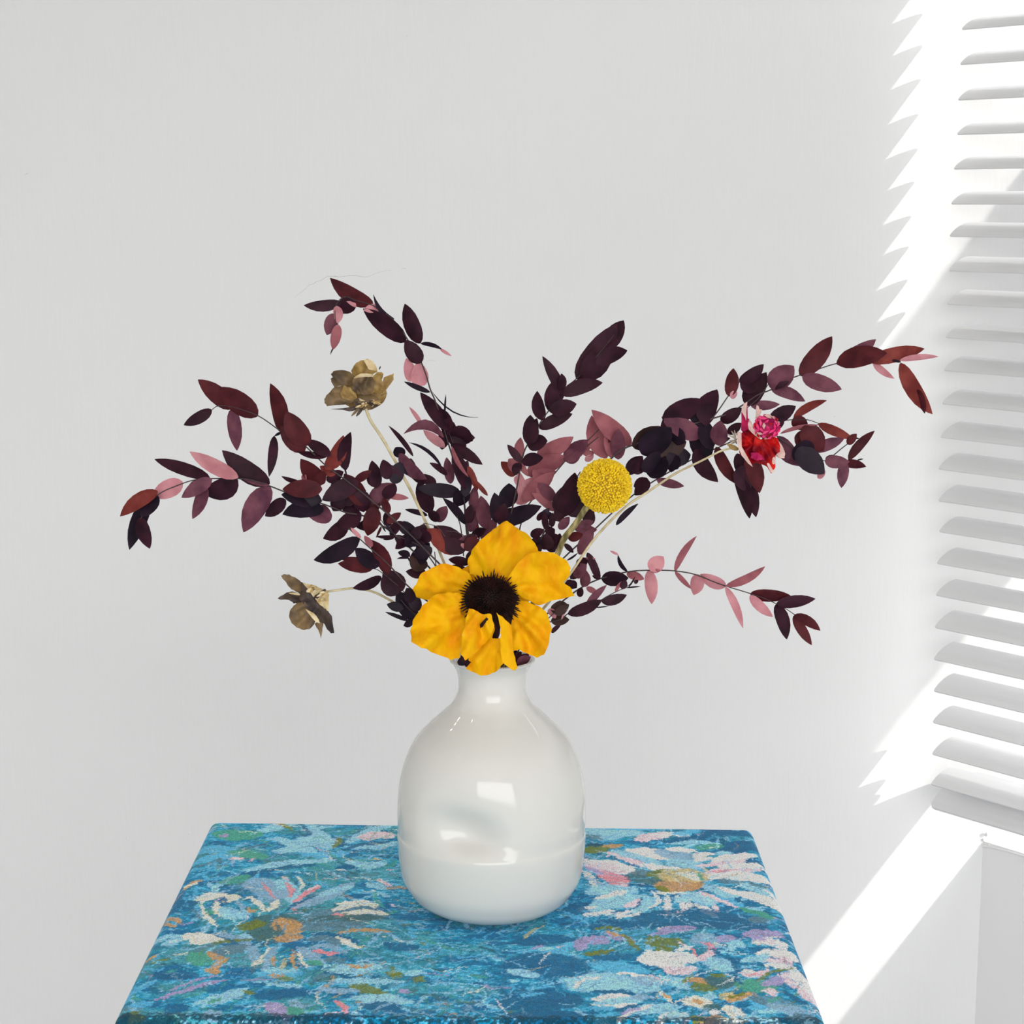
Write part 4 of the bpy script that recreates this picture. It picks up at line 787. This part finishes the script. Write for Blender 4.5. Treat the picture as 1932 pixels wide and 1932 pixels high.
# yellow ball flower
YBL = YV-.022
cb = empty('ball_flower', VR); tag(cb, 'round fuzzy yellow ball flower on a thick olive stem, right of centre', 'flower')
stem_obj(cb, [(1112, 952), (1103, 962), (1085, 990), (1065, 1015), (1052, 1045), (1030, 1090), (1000, 1150), (970, 1200)], 12, 10, 'green_straw', YBL+.004, YV-.008, seg=10)
bc = at(1141, 917, YBL); br = 51*YBL*PXM
blob(bc, br*.93, M['ball_core'] if 'ball_core' in M else M['ball'], cb, 'ball', (1, 1, 1), 4)
vs, fs = [], []
NF = 1500
for k in range(NF):
    z = 1-2*(k+.5)/NF; a = k*2.399963; r = math.sqrt(1-z*z); d = Vector((r*math.cos(a), r*math.sin(a), z))
    d = (d+Vector((random.uniform(-1, 1), random.uniform(-1, 1), random.uniform(-1, 1)))*.03).normalized()
    p0 = bc+d*br*.90; h = br*random.uniform(.075, .15); rad = br*random.uniform(.036, .058)
    s1 = d.orthogonal().normalized(); s2 = d.cross(s1); i0 = len(vs)
    for (hh, rr) in ((0, rad*.8), (h*.7, rad), (h, rad*.55)):
        for q in range(5): an = 2*math.pi*q/5; vs.append(p0+d*hh+(s1*math.cos(an)+s2*math.sin(an))*rr)
    for lv in range(2):
        for q in range(5): q1 = (q+1) % 5; fs.append((i0+lv*5+q, i0+lv*5+q1, i0+lv*5+5+q1, i0+lv*5+5+q))
    fs.append(tuple(i0+10+q for q in range(5)))
o = mesh_obj('florets', vs, fs, M['ball_tip'], cb, smooth=False); o['kind'] = 'stuff'
reroot(cb)

# bracts: small pointed scales
def bract(parent, crop, b, t, wpx, mat, Y, name='sepal'):
    cs = CROPS[crop][2]; B = at(*cpx(crop, *b), Y); T = at(*cpx(crop, *t), Y+random.uniform(-.003, .003))
    ax = T-B; side = ax.cross(Vector((0, 1, 0))).normalized(); nn = side.cross(ax).normalized(); W = wpx/cs*Y*PXM*.5
    vs, fs = [], []
    for (t_, w_) in ((0, .5), (.3, .95), (.65, .9), (.9, .5), (1, .12)):
        c = B+ax*t_; vs += [c-side*W*w_, c-nn*W*.3*w_, c+side*W*w_, c+nn*W*.3*w_]
    for i in range(4):
        for k in range(4): k2 = (k+1) % 4; fs.append((i*4+k, i*4+k2, (i+1)*4+k2, (i+1)*4+k))
    fs.append((3, 2, 1, 0)); fs.append((16, 17, 18, 19))
    return mesh_obj(name, vs, fs, M[mat], parent)
# gold flower at the top left
YG = YV-.028
g1 = empty('gold_flower', VR); tag(g1, 'dried golden flower standing upright on a straw stem at the upper left', 'flower', 'dried gold flowers')
petal(g1, 'K', jag(poly('775,430 830,320 900,250 1000,210 1120,185 1230,240 1290,350 1310,440 1200,500 1040,560 880,580 800,500'), 8, 11), (1060, 900), YG+.006, 'gold', cup=-.004, wr=.0010, seed=11)
petal(g1, 'K', poly('1030,215 1120,190 1225,240 1290,350 1305,420 1230,420 1150,330'), (1000, 600), YG+.001, 'gold_pale', cup=0, wr=.0005, seed=12)
petal(g1, 'K', jag(poly('370,490 420,430 600,410 760,450 870,560 860,700 720,720 560,712 440,755 375,650 360,580 405,560'), 8, 13), (1000, 950), YG+.002, 'gold_dark', cup=-.004, wr=.0012, seed=13)
petal(g1, 'K', jag(poly('440,755 600,715 720,770 840,860 930,980 860,1060 640,1110 290,1142 240,1080 232,1000 300,900'), 8, 14), (1020, 1050), YG-.002, 'gold_dark', cup=-.004, wr=.0013, seed=14)
petal(g1, 'K', jag(poly('640,720 760,760 880,880 900,980 800,1030 620,1000 560,880'), 10, 24), (980, 1040), YG-.0035, 'gold', cup=-.003, wr=.0008, seed=24)
petal(g1, 'K', jag(poly('815,590 1000,558 1200,545 1265,650 1240,780 1190,900 1020,920 880,880 790,780'), 8, 15), (1020, 1040), YG-.004, 'gold_dark', cup=-.003, wr=.0014, seed=15)
petal(g1, 'K', jag(poly('1200,560 1310,450 1400,450 1432,490 1400,600 1445,700 1430,800 1350,880 1250,860 1180,900 1150,760'), 8, 16), (1100, 1050), YG-.003, 'gold', cup=-.002, wr=.0012, seed=16)
petal(g1, 'K', jag(poly('1400,880 1400,700 1440,560 1520,530 1640,472 1640,600 1540,740 1450,850'), 7, 17), (1150, 1050), YG+.002, 'gold', cup=0, wr=.0010, seed=17)
petal(g1, 'K', poly('345,1200 600,1185 800,1150 960,1130 990,1180 860,1225 740,1248 600,1215'), (1040, 1130), YG-.003, 'gold_deep', cup=0, wr=.0006, seed=18)
petal(g1, 'K', poly('840,560 980,480 1190,490 1230,520 1000,580 860,600'), (1020, 900), YG-.002, 'gold_pale', cup=0, wr=.0005, seed=19)
blob(at(*cpx('K', 1090, 1060), YG-.001), .0060, M['gold_dark'], g1, 'calyx', (1.35, .8, .85), 2); blob(at(*cpx('K', 1020, 880), YG+.008), .0092, M['gold'], g1, 'calyx', (1.6, .5, 1.15), 3)
rr_ = random.Random(5)
for k in range(60):
    a = rr_.uniform(-.4, 3.6); R0 = rr_.uniform(20, 150); L_ = rr_.uniform(60, 150)
    b = (1100+R0*1.2*math.cos(a), 1050+R0*.7*math.sin(a)); t = (b[0]+L_*math.cos(a)*1.1, b[1]+L_*math.sin(a)*.55-10)
    bract(g1, 'K', b, t, rr_.uniform(26, 52), rr_.choice(['gold', 'gold_pale', 'gold_deep', 'gold_dark']), YG-.006+rr_.uniform(-.002, .002))
bract(g1, 'K', (960, 1160), (780, 1345), 60, 'gold_dark', YG-.004); bract(g1, 'K', (1010, 1180), (880, 1350), 66, 'gold_deep', YG-.005); bract(g1, 'K', (1380, 930), (1500, 865), 22, 'gold_dark', YG); bract(g1, 'K', (1345, 400), (1375, 330), 30, 'gold_deep', YG)
stem_obj(g1, [(690, 771), (700, 795), (720, 825), (743, 865), (757, 892), (775, 925), (794, 965), (808, 995), (823, 1025), (838, 1062), (870, 1130), (905, 1200)], 6, 5, 'straw', YG-.004, YV-.014)
reroot(g1)
# gold flower at the left
YH = YV-.040
g2 = empty('gold_flower', VR); tag(g2, 'dried golden flower drooping sideways at the lower left, seen from behind', 'flower', 'dried gold flowers')
petal(g2, 'M', jag(poly('298,265 330,230 440,230 600,320 690,380 860,600 760,680 600,560 480,500 400,400'), 8, 31), (1000, 650), YH+.003, 'gold_dark', cup=0, wr=.0011, seed=31)
petal(g2, 'M', jag(poly('235,665 390,560 500,540 660,590 740,700 640,760 520,760 440,700 300,690'), 8, 32), (900, 680), YH+.0015, 'gold_deep', cup=0, wr=.0012, seed=32)
petal(g2, 'M', jag(poly('520,800 600,740 720,720 820,860 950,1000 900,1130 820,1220 720,1242 580,1200 480,1110 440,990 460,880'), 7, 33), (950, 720), YH-.001, 'gold_dark', cup=-.003, wr=.0012, seed=33)
petal(g2, 'M', jag(poly('690,380 830,560 980,760 1140,880 1222,1000 1262,1290 1200,1302 1130,1230 1080,1130 980,1090 860,930 720,800 620,660'), 6, 34), (1050, 650), YH-.003, 'gold_deep', cup=.002, wr=.0012, seed=34)
petal(g2, 'M', jag(poly('905,1130 1000,1050 1062,1120 1045,1260 1015,1395 970,1240'), 6, 35), (1000, 800), YH, 'gold_dark', cup=0, wr=.0008, seed=35)
petal(g2, 'M', poly('740,865 830,930 940,990 1000,1120 900,1070 810,960'), (900, 800), YH-.0055, 'gold_pale', cup=0, wr=.0005, seed=36)
petal(g2, 'M', poly('430,575 520,560 650,590 660,610 540,600'), (600, 600), YH-.001, 'gold_pale', cup=0, wr=.0003, seed=37)
petal(g2, 'M', jag(poly('685,385 740,400 900,430 1020,480 1130,520 1175,600 1160,760 1155,900 1080,850 980,760 830,570'), 10, 38), (1000, 620), YH-.005, 'gold_pale', cup=-.004, wr=.0012, seed=38, name='calyx')
for k in range(26):
    x = rr_.uniform(800, 1130); lo_ = 430+(x-800)*.25; hi_ = 520+(x-800)*1.0; y = rr_.uniform(lo_, hi_)
    bract(g2, 'M', (x+40, y-20), (x-rr_.uniform(20, 70), y+rr_.uniform(-10, 60)), rr_.uniform(34, 66), rr_.choice(['gold_pale', 'gold_pale', 'gold', 'gold_deep']), YH-.0085+rr_.uniform(-.0015, .0015))
stem_obj(g2, [(619, 1116), (640, 1113), (665, 1110), (690, 1113), (710, 1119), (728, 1128), (750, 1140), (783, 1156), (830, 1185), (880, 1215)], 4.2, 5, 'straw', YH-.005, YV-.016)
reroot(g2)
# red flower
YRD = YV-.012
rf = empty('red_flower', VR); tag(rf, 'small crimson and hot pink dried flower on a thin stem at the right', 'flower')
petal(rf, 'N', jag(poly('470,620 470,420 520,260 600,220 592,350 580,600 640,600 650,800 760,960 600,1000 500,930 460,840'), 6, 41), (750, 1000), YRD+.006, 'magenta', cup=.002, wr=.0010, seed=41)
petal(rf, 'N', jag(poly('470,430 520,262 602,222 590,360 575,640 540,560'), 5, 42), (560, 600), YRD+.0045, 'blush', cup=0, wr=.0006, seed=42)
petal(rf, 'N', jag(poly('770,600 795,560 800,400 818,290 862,320 882,385 940,395 920,470 890,520 900,600'), 6, 43), (850, 800), YRD+.006, 'blush', cup=0, wr=.0008, seed=43)
petal(rf, 'N', jag(poly('380,900 470,930 620,850 790,950 900,1070 960,1250 820,1590 700,1640 600,1570 430,1400 385,1180'), 7, 44), (850, 1100), YRD, 'crimson', cup=-.004, wr=.0018, seed=44)
petal(rf, 'N', jag(poly('1290,1080 1385,1200 1462,1380 1452,1505 1330,1505 1225,1430 1200,1250'), 6, 48), (1050, 1150), YRD+.002, 'blush', cup=0, wr=.0008, seed=48)
petal(rf, 'N', jag(poly('780,960 900,1075 1020,1060 1180,1340 1240,1430 1245,1700 1150,1855 1050,1700 820,1590 720,1300'), 7, 45), (900, 1100), YRD-.003, 'crimson', cup=-.003, wr=.0015, seed=45)
petal(rf, 'N', jag(poly('960,1060 1060,1010 1160,990 1285,1040 1342,1200 1352,1350 1240,1440 1120,1300'), 6, 46), (980, 1080), YRD-.005, 'crimson', cup=-.003, wr=.0012, seed=46)
petal(rf, 'N', jag(poly('370,1100 382,900 470,935 450,1080 470,1260 560,1450 700,1640 722,1700 620,1620 480,1450 420,1320 385,1200'), 5, 47), (420, 1100), YRD-.0055, 'blush', cup=0, wr=.0006, seed=47)
petal(rf, 'N', poly('1050,1630 1100,1620 1180,1760 1220,1800 1160,1850 1090,1730'), (1080, 1600), YRD-.0075, 'blush', cup=0, wr=.0004, seed=49)
petal(rf, 'N', poly('1180,1500 1230,1480 1240,1560 1220,1640 1170,1620'), (1180, 1480), YRD-.0072, 'blush', cup=0, wr=.0004, seed=50)
petal(rf, 'N', jag(poly('640,590 700,680 760,820 880,960 912,1065 860,1045 740,950 645,860 615,740'), 5, 51), (800, 900), YRD-.008, 'blush', cup=0, wr=.0008, seed=51)
petal(rf, 'N', jag(poly('690,1380 830,1370 960,1480 1000,1540 820,1560 680,1500'), 6, 52), (850, 1300), YRD-.0075, 'magenta', cup=0, wr=.0010, seed=52)
ctr = at(*cpx('N', 1050, 790), YRD-.008); rr0 = 300/12.075*YRD*PXM
blob(ctr, rr0*.85, M['magenta'], rf, 'flower_centre', (1.02, .7, .93), 3)
rs_ = random.Random(9)
for k in range(70):
    z = 1-2*(k+.5)/70; a = k*2.39996; r = math.sqrt(1-z*z); d = Vector((r*math.cos(a)*1.02, r*math.sin(a)*.7, z*.93))
    if d.y > .3: continue
    p0 = ctr+d*rr0*.80; dn = d.normalized(); s1 = dn.orthogonal().normalized(); ang = rs_.uniform(0, 6.28); s2 = dn.cross(s1)
    u1 = s1*math.cos(ang)+s2*math.sin(ang); u2 = dn.cross(u1); L_ = rr0*rs_.uniform(.22, .36); W = rr0*rs_.uniform(.10, .17)
    pts = [p0-u1*L_, p0+u2*W+dn*rr0*.1, p0+u1*L_+dn*rr0*.2, p0-u2*W+dn*rr0*.1, p0+dn*rr0*.26, p0-dn*rr0*.02]
    mesh_obj('tuft_petal', pts, [(0, 1, 4), (1, 2, 4), (2, 3, 4), (3, 0, 4), (1, 0, 5), (2, 1, 5), (3, 2, 5), (0, 3, 5)], M[rs_.choice(['hotpink', 'hotpink', 'hotpink', 'magenta', 'crimson', 'blush'])], rf)
for b, t, wd in [((330, 1060), (150, 960), 34), ((330, 1020), (240, 880), 34), ((340, 1040), (310, 860), 36), ((360, 980), (400, 890), 34), ((320, 1100), (180, 1100), 30), ((330, 1100), (200, 1160), 30), ((360, 1120), (230, 1180), 34), ((350, 1080), (260, 980), 30), ((360, 1180), (320, 1040), 40)]:
    bract(rf, 'N', b, t, wd, 'silver', YRD+.001+random.uniform(-.001, .001))
bract(rf, 'N', (380, 1280), (130, 1180), 90, 'gold', YRD); bract(rf, 'N', (400, 1300), (180, 1240), 110, 'gold', YRD)
stem_obj(rf, [cpx('N', 400, 1290), (1380, 846), (1360, 851), (1342, 860), (1318, 872), (1295, 883), (1270, 896), (1249, 910), (1215, 933), (1187, 951), (1150, 985), (1115, 1025), (1082, 1074), (1040, 1130), (985, 1200)], 3.6, 5.5, 'straw', YRD+.002, YV-.012)
reroot(rf)
